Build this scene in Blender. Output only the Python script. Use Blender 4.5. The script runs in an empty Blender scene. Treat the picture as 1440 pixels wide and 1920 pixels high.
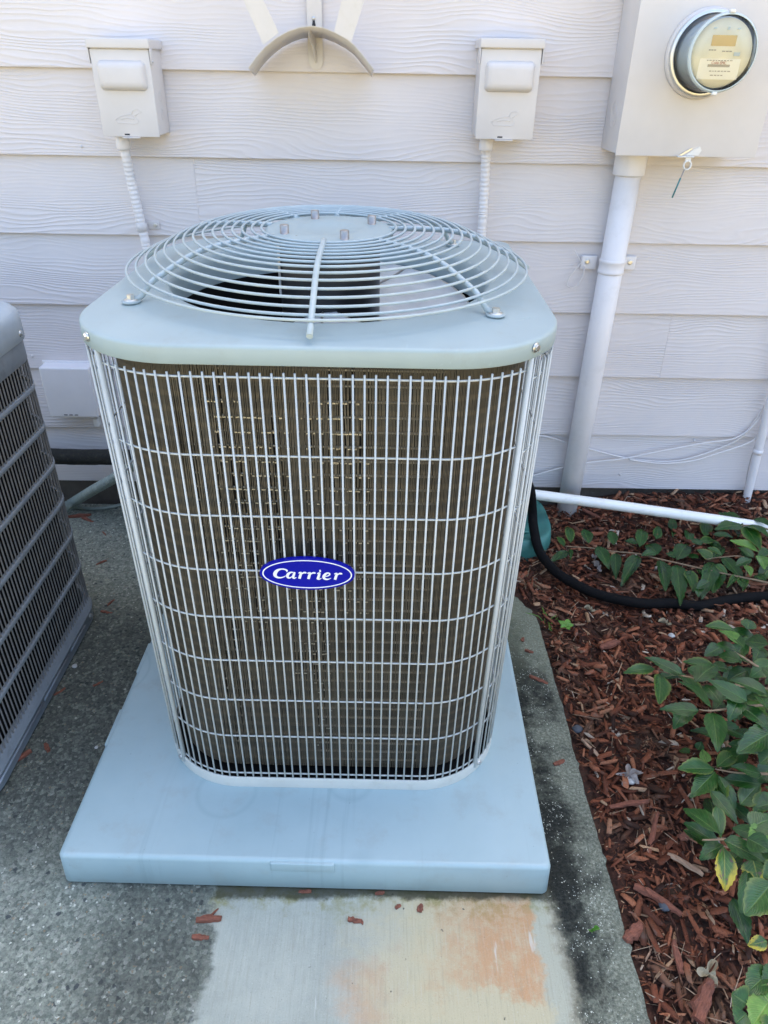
import bpy, bmesh, math, random
import numpy as np
from mathutils import Vector, Matrix
random.seed(11); RNG = np.random.default_rng(11)
S = bpy.context.scene
COL = S.collection
PI = math.pi
R = math.radians

# ------------------------------------------------------------------ camera
CAM = np.array([.1227, -1.2331, 1.3287])
PITCH, ROLL, YAW = R(31.883), R(-1.048), R(.447)
F, CX, CY = 1339., 720., 960.                       # focal length in pixels of the 1440x1920 photograph
_f = np.array([math.sin(YAW)*math.cos(PITCH), math.cos(YAW)*math.cos(PITCH), -math.sin(PITCH)])
_r = np.array([math.cos(YAW), -math.sin(YAW), 0.])
_d = np.cross(_f, _r)
RT = math.cos(ROLL)*_r + math.sin(ROLL)*_d
DN = -math.sin(ROLL)*_r + math.cos(ROLL)*_d
cam = bpy.data.cameras.new('camera'); cam_o = bpy.data.objects.new('camera', cam); COL.objects.link(cam_o)
cam_o.matrix_world = Matrix(((RT[0], -DN[0], -_f[0], CAM[0]), (RT[1], -DN[1], -_f[1], CAM[1]), (RT[2], -DN[2], -_f[2], CAM[2]), (0, 0, 0, 1)))
cam.sensor_fit = 'VERTICAL'; cam.sensor_height = 34.6; cam.lens = F/1920*34.6
cam.clip_start = .05; cam.clip_end = 500
cam.dof.use_dof = True; cam.dof.focus_distance = 1.18; cam.dof.aperture_fstop = 14
S.camera = cam_o

# ------------------------------------------------------------------ light
SUN_EL, SUN_AZ = R(60), R(20)        # the sun stands behind the house: everything in view lies in its shade
W_ = bpy.data.worlds.new('World'); S.world = W_; W_.use_nodes = True
nt = W_.node_tree; bg = nt.nodes['Background']
sky = nt.nodes.new('ShaderNodeTexSky'); sky.sky_type = 'NISHITA'; sky.sun_disc = False
sky.sun_elevation = SUN_EL; sky.sun_rotation = SUN_AZ
sky.air_density = 1.0; sky.dust_density = 4.0; sky.ozone_density = .2
nt.links.new(sky.outputs[0], bg.inputs[0]); bg.inputs[1].default_value = .15
sun = bpy.data.lights.new('sun', 'SUN'); sun.energy = 5; sun.angle = R(.5); sun.color = (1, .93, .82)
sun_o = bpy.data.objects.new('sun', sun); COL.objects.link(sun_o)
sd = Vector((math.sin(SUN_AZ)*math.cos(SUN_EL), math.cos(SUN_AZ)*math.cos(SUN_EL), math.sin(SUN_EL)))
sun_o.rotation_euler = sd.to_track_quat('Z', 'Y').to_euler(); sun_o.location = (0, 12, 14)
S.view_settings.view_transform = 'Standard'; S.view_settings.look = 'None'
S.view_settings.exposure = 2.15; S.view_settings.gamma = 1
S.cycles.use_denoising = True
S.cycles.max_bounces = 8; S.cycles.diffuse_bounces = 4; S.cycles.glossy_bounces = 3; S.cycles.transparent_max_bounces = 8

# ------------------------------------------------------------------ pixel helpers: a photograph pixel on a real plane
def ray(u, v): return _f + RT*(u-CX)/F + DN*(v-CY)/F
def G(u, v, z=0.):
    d = ray(u, v); return Vector(CAM + d*(z-CAM[2])/d[2])
WALL = .925
def Yp(u, v, y):
    d = ray(u, v); return Vector(CAM + d*(y-CAM[1])/d[1])
def W(u, v, off=0.): return Yp(u, v, WALL-off)

# ------------------------------------------------------------------ mesh building
class MB:
    def __init__(s): s.v = []; s.f = []; s.sm = []; s.uv = []
    def add(s, vs, fs, smooth=False):
        o = len(s.v); s.v += [tuple(p) for p in vs]
        s.f += [tuple(i+o for i in f) for f in fs]; s.sm += [smooth]*len(fs); return s
    def box(s, lo, hi, bev=0., seg=2):
        lo, hi = Vector(lo), Vector(hi)
        bm = bmesh.new(); bmesh.ops.create_cube(bm, size=1, matrix=Matrix.Translation((lo+hi)/2) @ Matrix.Diagonal((*(hi-lo), 1)))
        return s.bm(bm, bev, seg)
    def bm(s, bm, bev=0., seg=2, edges=None):
        if bev: bmesh.ops.bevel(bm, geom=edges or bm.edges[:], offset=bev, segments=seg, profile=.6, affect='EDGES', clamp_overlap=True)
        bm.verts.index_update()
        s.add([v.co[:] for v in bm.verts], [[v.index for v in f.verts] for f in bm.faces], bool(bev)); bm.free(); return s
    def prism(s, pts, z0, z1, bev=0., frame=None, seg=2):
        """outline pts (x,y) extruded z0..z1 in a frame (origin, ex, ey, ez)"""
        bm = bmesh.new(); n = len(pts)
        a = [bm.verts.new((x, y, z0)) for x, y in pts]; b = [bm.verts.new((x, y, z1)) for x, y in pts]
        bm.faces.new(a[::-1]); bm.faces.new(b)
        for i in range(n): bm.faces.new((a[i], a[(i+1) % n], b[(i+1) % n], b[i]))
        if bev: bmesh.ops.bevel(bm, geom=[e for e in bm.edges if abs(e.verts[0].co.z-e.verts[1].co.z) < 1e-9 and e.verts[0].co.z == z1], offset=bev, segments=seg, profile=.6, affect='EDGES', clamp_overlap=True)
        if frame:
            o, ex, ey, ez = [Vector(q) for q in frame]
            for v in bm.verts: v.co = o+ex*v.co.x+ey*v.co.y+ez*v.co.z
        return s.bm(bm) if not bev else s._keep(bm)
    def _keep(s, bm):
        bm.verts.index_update()
        s.add([v.co[:] for v in bm.verts], [[v.index for v in f.verts] for f in bm.faces], False); bm.free(); return s
    def tube(s, pts, r, n=10, cap=True, closed=False):
        pts = [Vector(p) for p in pts]; m = len(pts)
        rr = r if hasattr(r, '__len__') else [r]*m
        if closed: tan = [(pts[(i+1) % m]-pts[i-1]).normalized() for i in range(m)]
        else: tan = [(pts[min(i+1, m-1)]-pts[max(i-1, 0)]).normalized() for i in range(m)]
        t0 = tan[0]; up = Vector((0, 0, 1)) if abs(t0.z) < .9 else Vector((0, 1, 0))
        nrm = t0.cross(up).normalized(); vs = []
        for i in range(m):
            nrm = (nrm - tan[i]*nrm.dot(tan[i])).normalized(); bn = tan[i].cross(nrm)
            for k in range(n):
                a = 2*PI*k/n; vs.append(pts[i]+(nrm*math.cos(a)+bn*math.sin(a))*rr[i])
        fs = []
        for i in range(m if closed else m-1):
            j = (i+1) % m
            for k in range(n): fs.append((i*n+k, i*n+(k+1) % n, j*n+(k+1) % n, j*n+k))
        s.add(vs, fs, True)
        if cap and not closed:
            o = len(s.v)-len(vs)
            s.f += [tuple(o+k for k in range(n))[::-1], tuple(o+(m-1)*n+k for k in range(n))]; s.sm += [False, False]
        return s
    def lathe(s, prof, n=32, frame=None, smooth=True, cap0=False, cap1=False):
        o, ex, ey, ez = [Vector(q) for q in (frame or ((0, 0, 0), (1, 0, 0), (0, 1, 0), (0, 0, 1)))]
        vs = []
        for r, z in prof:
            for k in range(n):
                a = 2*PI*k/n; vs.append(o+ex*(r*math.cos(a))+ey*(r*math.sin(a))+ez*z)
        fs = [(i*n+k, i*n+(k+1) % n, (i+1)*n+(k+1) % n, (i+1)*n+k) for i in range(len(prof)-1) for k in range(n)]
        s.add(vs, fs, smooth); b = len(s.v)-len(vs)
        if cap0: s.f.append(tuple(b+k for k in range(n))[::-1]); s.sm.append(False)
        if cap1: s.f.append(tuple(b+(len(prof)-1)*n+k for k in range(n))); s.sm.append(False)
        return s
    def rows(s, rows, closed=True, smooth=True):
        n = len(rows[0]); vs = [p for r_ in rows for p in r_]
        fs = [(i*n+k, i*n+(k+1) % n, (i+1)*n+(k+1) % n, (i+1)*n+k) for i in range(len(rows)-1) for k in range(n if closed else n-1)]
        return s.add(vs, fs, smooth)
    def mesh(s, name, m, off=(0, 0, 0)):
        me = bpy.data.meshes.new(name)
        off = Vector(off)
        me.from_pydata([tuple(Vector(p)-off) for p in s.v], [], s.f)
        me.polygons.foreach_set('use_smooth', s.sm)
        me.materials.append(m); me.update(); return me

BASE = {}
def base_of(o):
    return BASE.get(o.name, Vector((0, 0, 0))) if o else Vector((0, 0, 0))
def link(name, me, parent=None, loc=None):
    o = bpy.data.objects.new(name, me); COL.objects.link(o)
    if parent: o.parent = parent; BASE[o.name] = base_of(parent)
    if loc is not None: o.location = loc
    return o
def part(name, mb, m, parent=None):
    """mesh given in the frame of the thing's parent space (world minus the thing's base)"""
    return link(name, mb.mesh(name, m, base_of(parent)), parent)
def thing(name, label, cat, base=(0, 0, 0), rz=0., group=None, local=False):
    o = bpy.data.objects.new(name, None); COL.objects.link(o); o.location = base; o.rotation_euler.z = rz
    o.empty_display_size = .05
    BASE[o.name] = Vector((0, 0, 0)) if local else Vector(base)
    return tag(o, label, cat, group)
def tag(o, label, cat, group=None):
    o['label'] = label; o['category'] = cat
    if group: o['group'] = group
    return o
def kind(o, k): o['kind'] = k; return o
def fin(o, base):                     # move a world-built single-mesh thing's origin to its base
    o.data.transform(Matrix.Translation(-Vector(base))); o.location = base; return o

# ------------------------------------------------------------------ node helper
class N:
    def __init__(s, name):
        s.m = bpy.data.materials.new(name); s.m.use_nodes = True; s.t = s.m.node_tree
        s.b = s.t.nodes['Principled BSDF']; s.out = s.t.nodes['Material Output']
    def n(s, typ, **kw):
        x = s.t.nodes.new('ShaderNode'+typ)
        for k, v in kw.items(): setattr(x, k, v)
        return x
    def put(s, sock, v):
        if isinstance(v, bpy.types.NodeSocket): s.t.links.new(v, sock)
        else:
            if hasattr(sock.default_value, '__len__') and not hasattr(v, '__len__'): v = (v, v, v)
            if hasattr(v, '__len__') and len(v) == 3 and len(sock.default_value) == 4: v = (*v, 1)
            sock.default_value = v
    def set(s, **kw):
        for k, v in kw.items(): s.put(s.b.inputs[k.replace('_', ' ')], v)
        return s
    def math(s, op, a, b=0., c=0., clamp=False):
        x = s.n('Math', operation=op, use_clamp=clamp)
        for i, v in enumerate((a, b, c)): s.put(x.inputs[i], v)
        return x.outputs[0]
    def mix(s, f, a, b, blend='MIX'):
        x = s.n('Mix', data_type='RGBA', blend_type=blend); s.put(x.inputs[0], f); s.put(x.inputs[6], a); s.put(x.inputs[7], b); return x.outputs[2]
    def obj(s): return s.n('TexCoord').outputs['Object']
    def uv(s): return s.n('TexCoord').outputs['UV']
    def sep(s, v):
        x = s.n('SeparateXYZ'); s.put(x.inputs[0], v); return x.outputs
    def comb(s, x_, y, z):
        c = s.n('CombineXYZ'); s.put(c.inputs[0], x_); s.put(c.inputs[1], y); s.put(c.inputs[2], z); return c.outputs[0]
    def map(s, v, scale=(1, 1, 1), loc=(0, 0, 0), rot=(0, 0, 0)):
        x = s.n('Mapping'); s.put(x.inputs[0], v); s.put(x.inputs['Scale'], scale); s.put(x.inputs['Location'], loc); s.put(x.inputs['Rotation'], rot); return x.outputs[0]
    def noise(s, v, scale, detail=3., rough=.55, dist=0., col=False):
        x = s.n('TexNoise'); s.put(x.inputs['Vector'], v); s.put(x.inputs['Scale'], scale); s.put(x.inputs['Detail'], detail)
        s.put(x.inputs['Roughness'], rough); s.put(x.inputs['Distortion'], dist); return x.outputs[1 if col else 0]
    def vor(s, v, scale, feature='F1', out=0, rnd=1.):
        x = s.n('TexVoronoi', feature=feature); s.put(x.inputs['Vector'], v); s.put(x.inputs['Scale'], scale); s.put(x.inputs['Randomness'], rnd); return x.outputs[out]
    def ramp(s, f, *stops):
        x = s.n('ValToRGB'); s.put(x.inputs[0], f); e = x.color_ramp.elements
        while len(e) < len(stops): e.new(.5)
        for el, (p, c) in zip(e, stops):
            el.position = p; el.color = (*c, 1) if hasattr(c, '__len__') else (c, c, c, 1)
        return x.outputs[0]
    def sstep(s, v, a, b):
        x = s.n('MapRange', interpolation_type='SMOOTHSTEP'); s.put(x.inputs[0], v); s.put(x.inputs[1], a); s.put(x.inputs[2], b); return x.outputs[0]
    def bump(s, h, dist=.001, strength=1., nrm=None):
        x = s.n('Bump'); s.put(x.inputs['Height'], h); s.put(x.inputs['Distance'], dist); s.put(x.inputs['Strength'], strength)
        if nrm is not None: s.put(x.inputs['Normal'], nrm)
        s.put(s.b.inputs['Normal'], x.outputs[0]); return x.outputs[0]
    def rnd(s): return s.n('ObjectInfo').outputs['Random']

def paint(name, col, rough=.45, var=.06, scale=9., bump=0., bscale=300., metal=0., dirt=None, dirt_amt=.3, coat=0., spec=.5, specks=False):
    m = N(name); v = m.obj()
    n = m.noise(v, scale, 4, .6)
    dark = tuple(c*(1-var*1.6) for c in col); lite = tuple(min(1, c*(1+var)) for c in col)
    c = m.ramp(n, (.3, dark), (.7, lite))
    if dirt:
        d = m.noise(v, scale*3.1, 6, .7); c = m.mix(m.math('MULTIPLY', m.sstep(d, .5, .75), dirt_amt), c, dirt)
    if specks:
        vc = m.sep(m.vor(v, 26., 'F1', 1)); vd = m.vor(v, 26., 'F1', 0)
        c = m.mix(m.math('MULTIPLY', m.math('MULTIPLY', m.math('GREATER_THAN', vc[0], .72), m.sstep(vd, .055, .035)), .8), c, (.05, .05, .045))
        sc = m.noise(m.map(v, rot=(0, 0, .7), scale=(1, .07, 1)), 70., 2, .5); c = m.mix(m.math('MULTIPLY', m.sstep(sc, .70, .75), .35), c, tuple(q*1.25 for q in col))
    m.set(Base_Color=c, Roughness=m.math('ADD', m.math('MULTIPLY', n, .16), rough-.08), Metallic=metal, Specular_IOR_Level=spec)
    if coat: m.set(Coat_Weight=coat)
    if bump: m.bump(m.noise(v, bscale, 2), bump)
    return m.m

# ------------------------------------------------------------------ materials
def siding_material():
    m = N('painted_wood_grain_siding'); x, y, z = m.sep(m.obj()); r = m.rnd()
    xo = m.math('ADD', x, m.math('MULTIPLY', r, 37.)); zo = m.math('ADD', z, m.math('MULTIPLY', r, 11.))
    big = m.noise(m.comb(m.math('MULTIPLY', xo, 1.7), r, m.math('MULTIPLY', zo, 7.)), 1., 2, .5)
    mid = m.noise(m.comb(m.math('MULTIPLY', xo, 7.), r, m.math('MULTIPLY', zo, 30.)), 1., 3, .55)
    ph = m.math('ADD', m.math('MULTIPLY', zo, 620.), m.math('ADD', m.math('MULTIPLY', big, 95.), m.math('MULTIPLY', mid, 7.)))
    w = m.math('SINE', ph)
    ridge = m.math('POWER', m.math('ADD', m.math('MULTIPLY', w, .5), .5), 2.2)
    amp = m.sstep(m.noise(m.comb(m.math('MULTIPLY', xo, 2.1), r, m.math('MULTIPLY', zo, 11.)), 1., 2), .28, .72)
    fine = m.noise(m.comb(m.math('MULTIPLY', xo, 22.), r, m.math('MULTIPLY', zo, 420.)), 1., 3, .6)
    h = m.math('ADD', m.math('MULTIPLY', m.math('MULTIPLY', ridge, m.math('ADD', m.math('MULTIPLY', amp, .8), .2)), 1.), m.math('MULTIPLY', fine, .28))
    dust = m.noise(m.obj(), 2.6, 5, .62)
    c = m.ramp(dust, (.3, (.645, .605, .60)), (.7, (.70, .66, .65)))
    m.set(Base_Color=c, Roughness=.58); m.bump(h, .0010, .95)
    return m.m

def concrete_material():
    m = N('weathered_concrete'); v0 = m.obj(); x, y, z = m.sep(v0)
    wv = m.noise(v0, 110., 4, .7, col=True)
    jit = m.n('VectorMath', operation='MULTIPLY_ADD'); m.put(jit.inputs[0], wv); m.put(jit.inputs[1], (.013, .013, .013)); m.put(jit.inputs[2], v0); v = jit.outputs[0]
    wob = m.noise(v0, 7., 4, .65); wob2 = m.noise(v0, 26., 5, .7); wob3 = m.noise(v0, 120., 4, .7)
    w = m.math('ADD', m.math('ADD', m.math('MULTIPLY', m.math('SUBTRACT', wob, .5), .16), m.math('MULTIPLY', m.math('SUBTRACT', wob2, .5), .07)), m.math('MULTIPLY', m.math('SUBTRACT', wob3, .5), .035))
    sand = m.noise(v0, 380., 4, .75); grit = m.noise(v0, 165., 6, .8); blot = m.noise(v0, 38., 5, .7)
    cell = m.sep(m.vor(v, 300., 'F1', 1)); cdist = m.vor(v, 300., 'F1', 0)
    cell2 = m.sep(m.vor(v, 150., 'F1', 1)); cdist2 = m.vor(v, 150., 'F1', 0)
    cell3 = m.sep(m.vor(v, 78., 'F1', 1)); cdist3 = m.vor(v, 78., 'F1', 0)
    def grains(c, d, thr, rad): return m.math('MULTIPLY', m.sstep(c, thr, thr+.015), m.sstep(d, rad, rad*.75))
    # exposed aggregate on the left of the trowelled strip
    agg = m.sstep(m.math('ADD', x, m.math('MULTIPLY', w, .75)), -.158, -.182)
    rough_c = m.ramp(grit, (.34, (.058, .070, .060)), (.46, (.18, .205, .170)), (.55, (.275, .31, .25)), (.68, (.45, .49, .40)))
    tone = m.ramp(cell2[2], (0., (.045, .055, .053)), (.25, (.13, .15, .125)), (.60, (.25, .275, .225)), (.85, (.35, .38, .305)), (1., (.48, .49, .42)))
    rough_c = m.mix(.42, rough_c, tone)
    rough_c = m.mix(m.math('MULTIPLY', m.sstep(blot, .60, .36), .35), rough_c, (.085, .092, .082))
    rough_c = m.mix(m.math('MULTIPLY', grains(cell2[0], cdist2, .70, .42), .8), rough_c, (.30, .31, .265))
    rough_c = m.mix(m.math('MULTIPLY', grains(cell2[1], cdist2, .90, .36), .7), rough_c, (.26, .19, .11))
    rough_c = m.mix(m.math('MULTIPLY', grains(cell2[0], cdist2, .93, .40), .95), rough_c, (.56, .58, .50))
    rough_c = m.mix(m.math('MULTIPLY', grains(cell3[0], cdist3, .90, .40), .85), rough_c, (.045, .055, .06))
    # dark mould growing over it in patches
    moA = m.noise(m.map(v0, loc=(3.1, 1.7, 0)), 6.2, 6, .72)
    bandx = m.math('MULTIPLY', m.sstep(m.math('ADD', x, m.math('MULTIPLY', w, 1.3)), -.44, -.30), m.sstep(m.math('ADD', x, w), -.13, -.22))
    under = m.math('MULTIPLY', m.sstep(m.math('ADD', y, m.math('MULTIPLY', w, 1.6)), -.50, -.26), m.sstep(x, -1.1, -.72))
    mould = m.math('MAXIMUM', m.math('MULTIPLY', bandx, .80), m.math('MULTIPLY', under, .95))
    mould = m.math('MULTIPLY', mould, m.sstep(moA, .18, .46), clamp=True)
    back = m.sstep(m.math('ADD', y, w), .25, .55)
    mould = m.math('MULTIPLY', mould, m.math('SUBTRACT', 1., m.math('MULTIPLY', back, .7)))
    mould = m.math('MULTIPLY', mould, m.ramp(cell2[1], (.45, 1.), (.95, .45)))
    rough_c = m.mix(m.math('MULTIPLY', mould, .78), rough_c, (.034, .038, .034))
    # smooth strip in front of the pad
    sm = m.ramp(m.noise(v0, 9., 6, .7), (.3, (.285, .315, .275)), (.55, (.345, .375, .325)), (.75, (.395, .42, .36)))
    tan = m.math('MULTIPLY', m.sstep(m.math('ADD', x, m.math('MULTIPLY', w, 1.3)), .05, .20), m.sstep(m.math('ADD', x, w), .50, .44))
    sm = m.mix(m.math('MULTIPLY', tan, .85), sm, (.47, .42, .265))
    ox = m.math('MULTIPLY', m.sstep(m.math('ADD', x, m.math('MULTIPLY', w, 1.9)), .17, .36), m.sstep(m.math('ADD', x, m.math('MULTIPLY', w, .55)), .424, .410))
    oy = m.sstep(m.math('ADD', y, m.math('MULTIPLY', w, 1.5)), -.675, -.625)
    o2 = m.math('MULTIPLY', m.math('MULTIPLY', m.sstep(m.math('ADD', x, w), .03, .10), m.sstep(m.math('ADD', x, w), .18, .13)), m.sstep(m.math('ADD', y, w), -.565, -.60))
    orange = m.math('MAXIMUM', m.math('MULTIPLY', ox, oy), m.math('MULTIPLY', o2, .5))
    orange = m.math('MULTIPLY', orange, m.ramp(m.noise(v0, 30., 6, .78), (.34, .30), (.54, 1.)))
    sm = m.mix(m.math('MULTIPLY', orange, .88), sm, (.46, .265, .135))
    chipx = m.math('MULTIPLY', m.sstep(m.math('ADD', x, m.math('MULTIPLY', w, .55)), .410, .424), m.sstep(m.math('ADD', x, m.math('MULTIPLY', w, .9)), .47, .44))
    sm = m.mix(m.math('MULTIPLY', chipx, .7), sm, (.34, .37, .31))
    broom = m.noise(m.map(v0, scale=(1, .05, 1)), 240., 4, .65)
    sm = m.mix(m.math('MULTIPLY', m.sstep(broom, .5, .70), .30), sm, (.24, .24, .18))
    sm = m.mix(m.math('MULTIPLY', m.sstep(broom, .46, .32), .22), sm, (.47, .48, .42))
    sm = m.mix(m.math('MULTIPLY', m.sstep(sand, .58, .70), .60), sm, (.15, .155, .125))
    sm = m.mix(m.math('MULTIPLY', m.sstep(sand, .42, .32), .5), sm, (.50, .53, .46))
    sm = m.mix(m.math('MULTIPLY', grains(cell3[1], cdist3, .94, .17), .85), sm, (.06, .06, .05))
    scuff = m.noise(m.map(v0, rot=(0, 0, .6), scale=(1, .18, 1)), 42., 3, .6); sm = m.mix(m.math('MULTIPLY', m.sstep(scuff, .68, .74), .5), sm, (.55, .58, .54))
    al = m.math('MULTIPLY', m.sstep(m.math('ADD', y, m.math('MULTIPLY', w, .8)), -.525, -.462), m.sstep(m.noise(v0, 15., 5, .75), .42, .60))
    sm = m.mix(m.math('MULTIPLY', al, .75), sm, (.20, .195, .055))
    joint = m.sstep(m.math('ADD', y, m.math('MULTIPLY', w, .25)), -.482, -.470); sm = m.mix(m.math('MULTIPLY', joint, .85), sm, (.035, .037, .022))  # dark line along the pad: grime, with contact shade painted in
    # black mould along the free edge, pale grains breaking through in clusters
    ed = m.sstep(m.math('ADD', x, m.math('MULTIPLY', w, .55)), .440, .478)
    edp = m.sstep(m.math('ADD', m.noise(m.map(v0, loc=(1.3, .4, 0)), 4.2, 7, .72), m.math('MULTIPLY', m.sstep(x, .58, .47), .14)), .42, .62)
    dens = m.noise(m.map(v0, loc=(5.3, 2.4, 0)), 11., 5, .72)
    pale = m.ramp(grit, (.34, (.075, .083, .064)), (.52, (.20, .22, .17)), (.68, (.38, .40, .32)))
    dk = m.ramp(grit, (.42, (.012, .014, .012)), (.62, (.036, .040, .033)), (.76, (.10, .11, .09)))
    edge_c = m.mix(edp, pale, dk)
    gthr = m.math('SUBTRACT', .99, m.math('MULTIPLY', m.sstep(dens, .46, .68), .42))
    cell4 = m.sep(m.vor(v, 330., 'F1', 1)); cdist4 = m.vor(v, 330., 'F1', 0)
    gr = m.math('MULTIPLY', m.math('GREATER_THAN', cell4[0], gthr), m.sstep(cdist4, .48, .34))
    edge_c = m.mix(m.math('MULTIPLY', gr, .92), edge_c, (.55, .58, .50))
    rim = m.sstep(m.math('ADD', x, m.math('MULTIPLY', w, .25)), .556, .574); edge_c = m.mix(m.math('MULTIPLY', rim, .6), edge_c, pale)
    mossy = m.sstep(m.math('ADD', y, w), .02, .30); edge_c = m.mix(m.math('MULTIPLY', mossy, .55), edge_c, (.19, .205, .14))
    c = m.mix(agg, sm, rough_c); c = m.mix(ed, c, edge_c)
    m.set(Base_Color=c, Roughness=.9, Specular_IOR_Level=.25)
    rgh = m.math('ADD', m.math('MULTIPLY', m.math('MAXIMUM', agg, ed), .85), .15)
    h = m.math('ADD', m.math('MULTIPLY', m.math('MULTIPLY', m.math('ADD', cdist2, m.math('MULTIPLY', grit, -1.2)), rgh), -1.), m.math('MULTIPLY', sand, .35))
    m.bump(h, .0022, .8)
    return m.m

def pad_material():
    m = N('moulded_pad_plastic'); v = m.obj(); x, y, z = m.sep(v)
    n = m.noise(v, 6., 5, .6)
    c = m.ramp(n, (.3, (.308, .422, .442)), (.7, (.352, .468, .488)))
    rings = m.vor(m.map(v, scale=(1, 1, .2)), 3.4, 'F1', 0)
    arc = m.math('SUBTRACT', 1., m.math('MULTIPLY', m.math('ABSOLUTE', m.math('SUBTRACT', rings, .33)), 60.), clamp=True)
    c = m.mix(m.math('MULTIPLY', arc, .42), c, (.25, .355, .375))
    st = m.noise(m.map(v, scale=(26, .9, 1)), 1.5, 3, .6)
    c = m.mix(m.math('MULTIPLY', m.sstep(st, .58, .72), .42), c, (.24, .33, .35))
    sp = m.noise(v, 95., 3, .7); c = m.mix(m.math('MULTIPLY', m.sstep(sp, .70, .76), .6), c, (.12, .13, .13))
    d = m.noise(v, 14., 5, .7); c = m.mix(m.math('MULTIPLY', m.sstep(d, .50, .72), .38), c, (.29, .335, .33))
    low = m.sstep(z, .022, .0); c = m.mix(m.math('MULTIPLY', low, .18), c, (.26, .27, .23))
    m.set(Base_Color=c, Roughness=m.math('ADD', m.math('MULTIPLY', n, .2), .30)); m.bump(m.noise(v, 380., 2), .00025, .5)
    return m.m

def mulch_material():
    m = N('red_bark_mulch'); a = m.n('Attribute', attribute_name='tone').outputs['Fac']; v = m.obj()
    g = m.noise(m.map(v, scale=(1, 1, 1)), 260., 3, .65)
    c = m.ramp(a, (0., (.025, .012, .009)), (.22, (.075, .026, .015)), (.5, (.17, .056, .029)), (.74, (.28, .096, .048)), (.88, (.38, .16, .085)), (.955, (.44, .30, .18)), (1., (.55, .50, .42)))
    c = m.mix(m.math('MULTIPLY', m.sstep(g, .45, .7), .5), c, (.03, .014, .010))
    z1 = m.noise(v, 5.5, 4, .7); c = m.mix(m.math('MULTIPLY', m.sstep(z1, .48, .66), .6), c, m.mix(a, (.030, .021, .014), (.25, .175, .115)))
    z2 = m.noise(m.map(v, loc=(7, 3, 1)), 60., 3, .6); c = m.mix(m.math('MULTIPLY', m.sstep(z2, .56, .72), .45), c, m.mix(a, (.05, .034, .026), (.34, .27, .22)))
    m.set(Base_Color=c, Roughness=.85, Specular_IOR_Level=.2); m.bump(g, .0008, .6)
    return m.m

def bark_material(name, c0, c1):
    m = N(name); v = m.obj(); g = m.noise(m.map(v, scale=(1, 6, 6)), 60., 4, .65)
    m.set(Base_Color=m.ramp(g, (.3, c0), (.7, c1)), Roughness=.8); m.bump(g, .001, .7); return m.m

def soil_material():
    m = N('dark_mulch_soil'); v = m.obj(); n = m.noise(v, 70., 6, .7); n2 = m.noise(v, 8., 4, .6)
    c = m.ramp(n, (.3, (.020, .010, .007)), (.6, (.075, .032, .020)), (.8, (.15, .068, .042)))
    c = m.mix(m.math('MULTIPLY', m.sstep(n2, .5, .7), .5), c, (.075, .06, .042))
    m.set(Base_Color=c, Roughness=.95); m.bump(n, .006, .8); return m.m

def leaf_material(name, c_dark, c_lite, rib, dying=False):
    m = N(name); u, v, _ = m.sep(m.uv()); r = m.rnd(); o = m.obj()
    au = m.math('ABSOLUTE', m.math('SUBTRACT', u, .5))
    c = m.mix(r, c_dark, c_lite)
    n = m.noise(m.comb(m.math('MULTIPLY', u, 3.), m.math('MULTIPLY', v, 3.), m.math('MULTIPLY', r, 90.)), 1.6, 3)
    c = m.mix(m.math('MULTIPLY', m.sstep(n, .4, .7), .5), c, tuple(q*1.55 for q in c_lite))
    vein = m.math('SINE', m.math('MULTIPLY', m.math('SUBTRACT', v, m.math('MULTIPLY', au, .75)), 44.))
    c = m.mix(m.math('MULTIPLY', m.sstep(vein, .86, 1.), .22), c, rib)
    c = m.mix(m.math('MULTIPLY', m.sstep(au, .035, .012), .55), c, rib)
    edge = m.math('MULTIPLY', m.sstep(au, .30, .5), m.sstep(r, .55, .95)); c = m.mix(m.math('MULTIPLY', edge, .5), c, (.22, .26, .05))
    if dying:
        c = m.mix(m.sstep(m.math('ADD', m.math('MULTIPLY', au, 1.2), m.math('ADD', m.math('MULTIPLY', v, .7), m.math('MULTIPLY', n, .5))), .84, 1.12), c, (.50, .40, .04))
        c = m.mix(m.sstep(m.noise(m.comb(m.math('MULTIPLY', u, 4.), m.math('MULTIPLY', v, 5.), r), 1., 2), .60, .66), c, (.14, .085, .06))
    m.set(Base_Color=c, Roughness=.24, Specular_IOR_Level=.5)
    h = m.math('ADD', m.math('MULTIPLY', m.math('ABSOLUTE', vein), .5), m.math('MULTIPLY', m.sstep(au, .06, .0), -1.))
    m.bump(h, .0012, .5)
    tr = m.n('BsdfTranslucent'); m.put(tr.inputs[0], m.mix(.5, c, (.16, .30, .03)))
    mx = m.n('MixShader'); m.put(mx.inputs[0], .16); m.t.links.new(m.b.outputs[0], mx.inputs[1]); m.t.links.new(tr.outputs[0], mx.inputs[2]); m.t.links.new(mx.outputs[0], m.out.inputs[0])
    return m.m

def fin_material():
    m = N('dirty_coil_fin'); v = m.obj(); x, y, z = m.sep(v)
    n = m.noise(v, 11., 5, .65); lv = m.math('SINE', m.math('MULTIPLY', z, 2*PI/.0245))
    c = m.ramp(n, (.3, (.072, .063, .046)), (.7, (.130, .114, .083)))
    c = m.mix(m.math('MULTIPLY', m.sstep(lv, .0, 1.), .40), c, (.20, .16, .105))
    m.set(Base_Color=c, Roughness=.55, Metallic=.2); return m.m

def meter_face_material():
    return paint('meter_face_warm_tint', (.93, .87, .68), .35, .03)  # cream base colour holds the warm glow reflected in the glass

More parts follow.
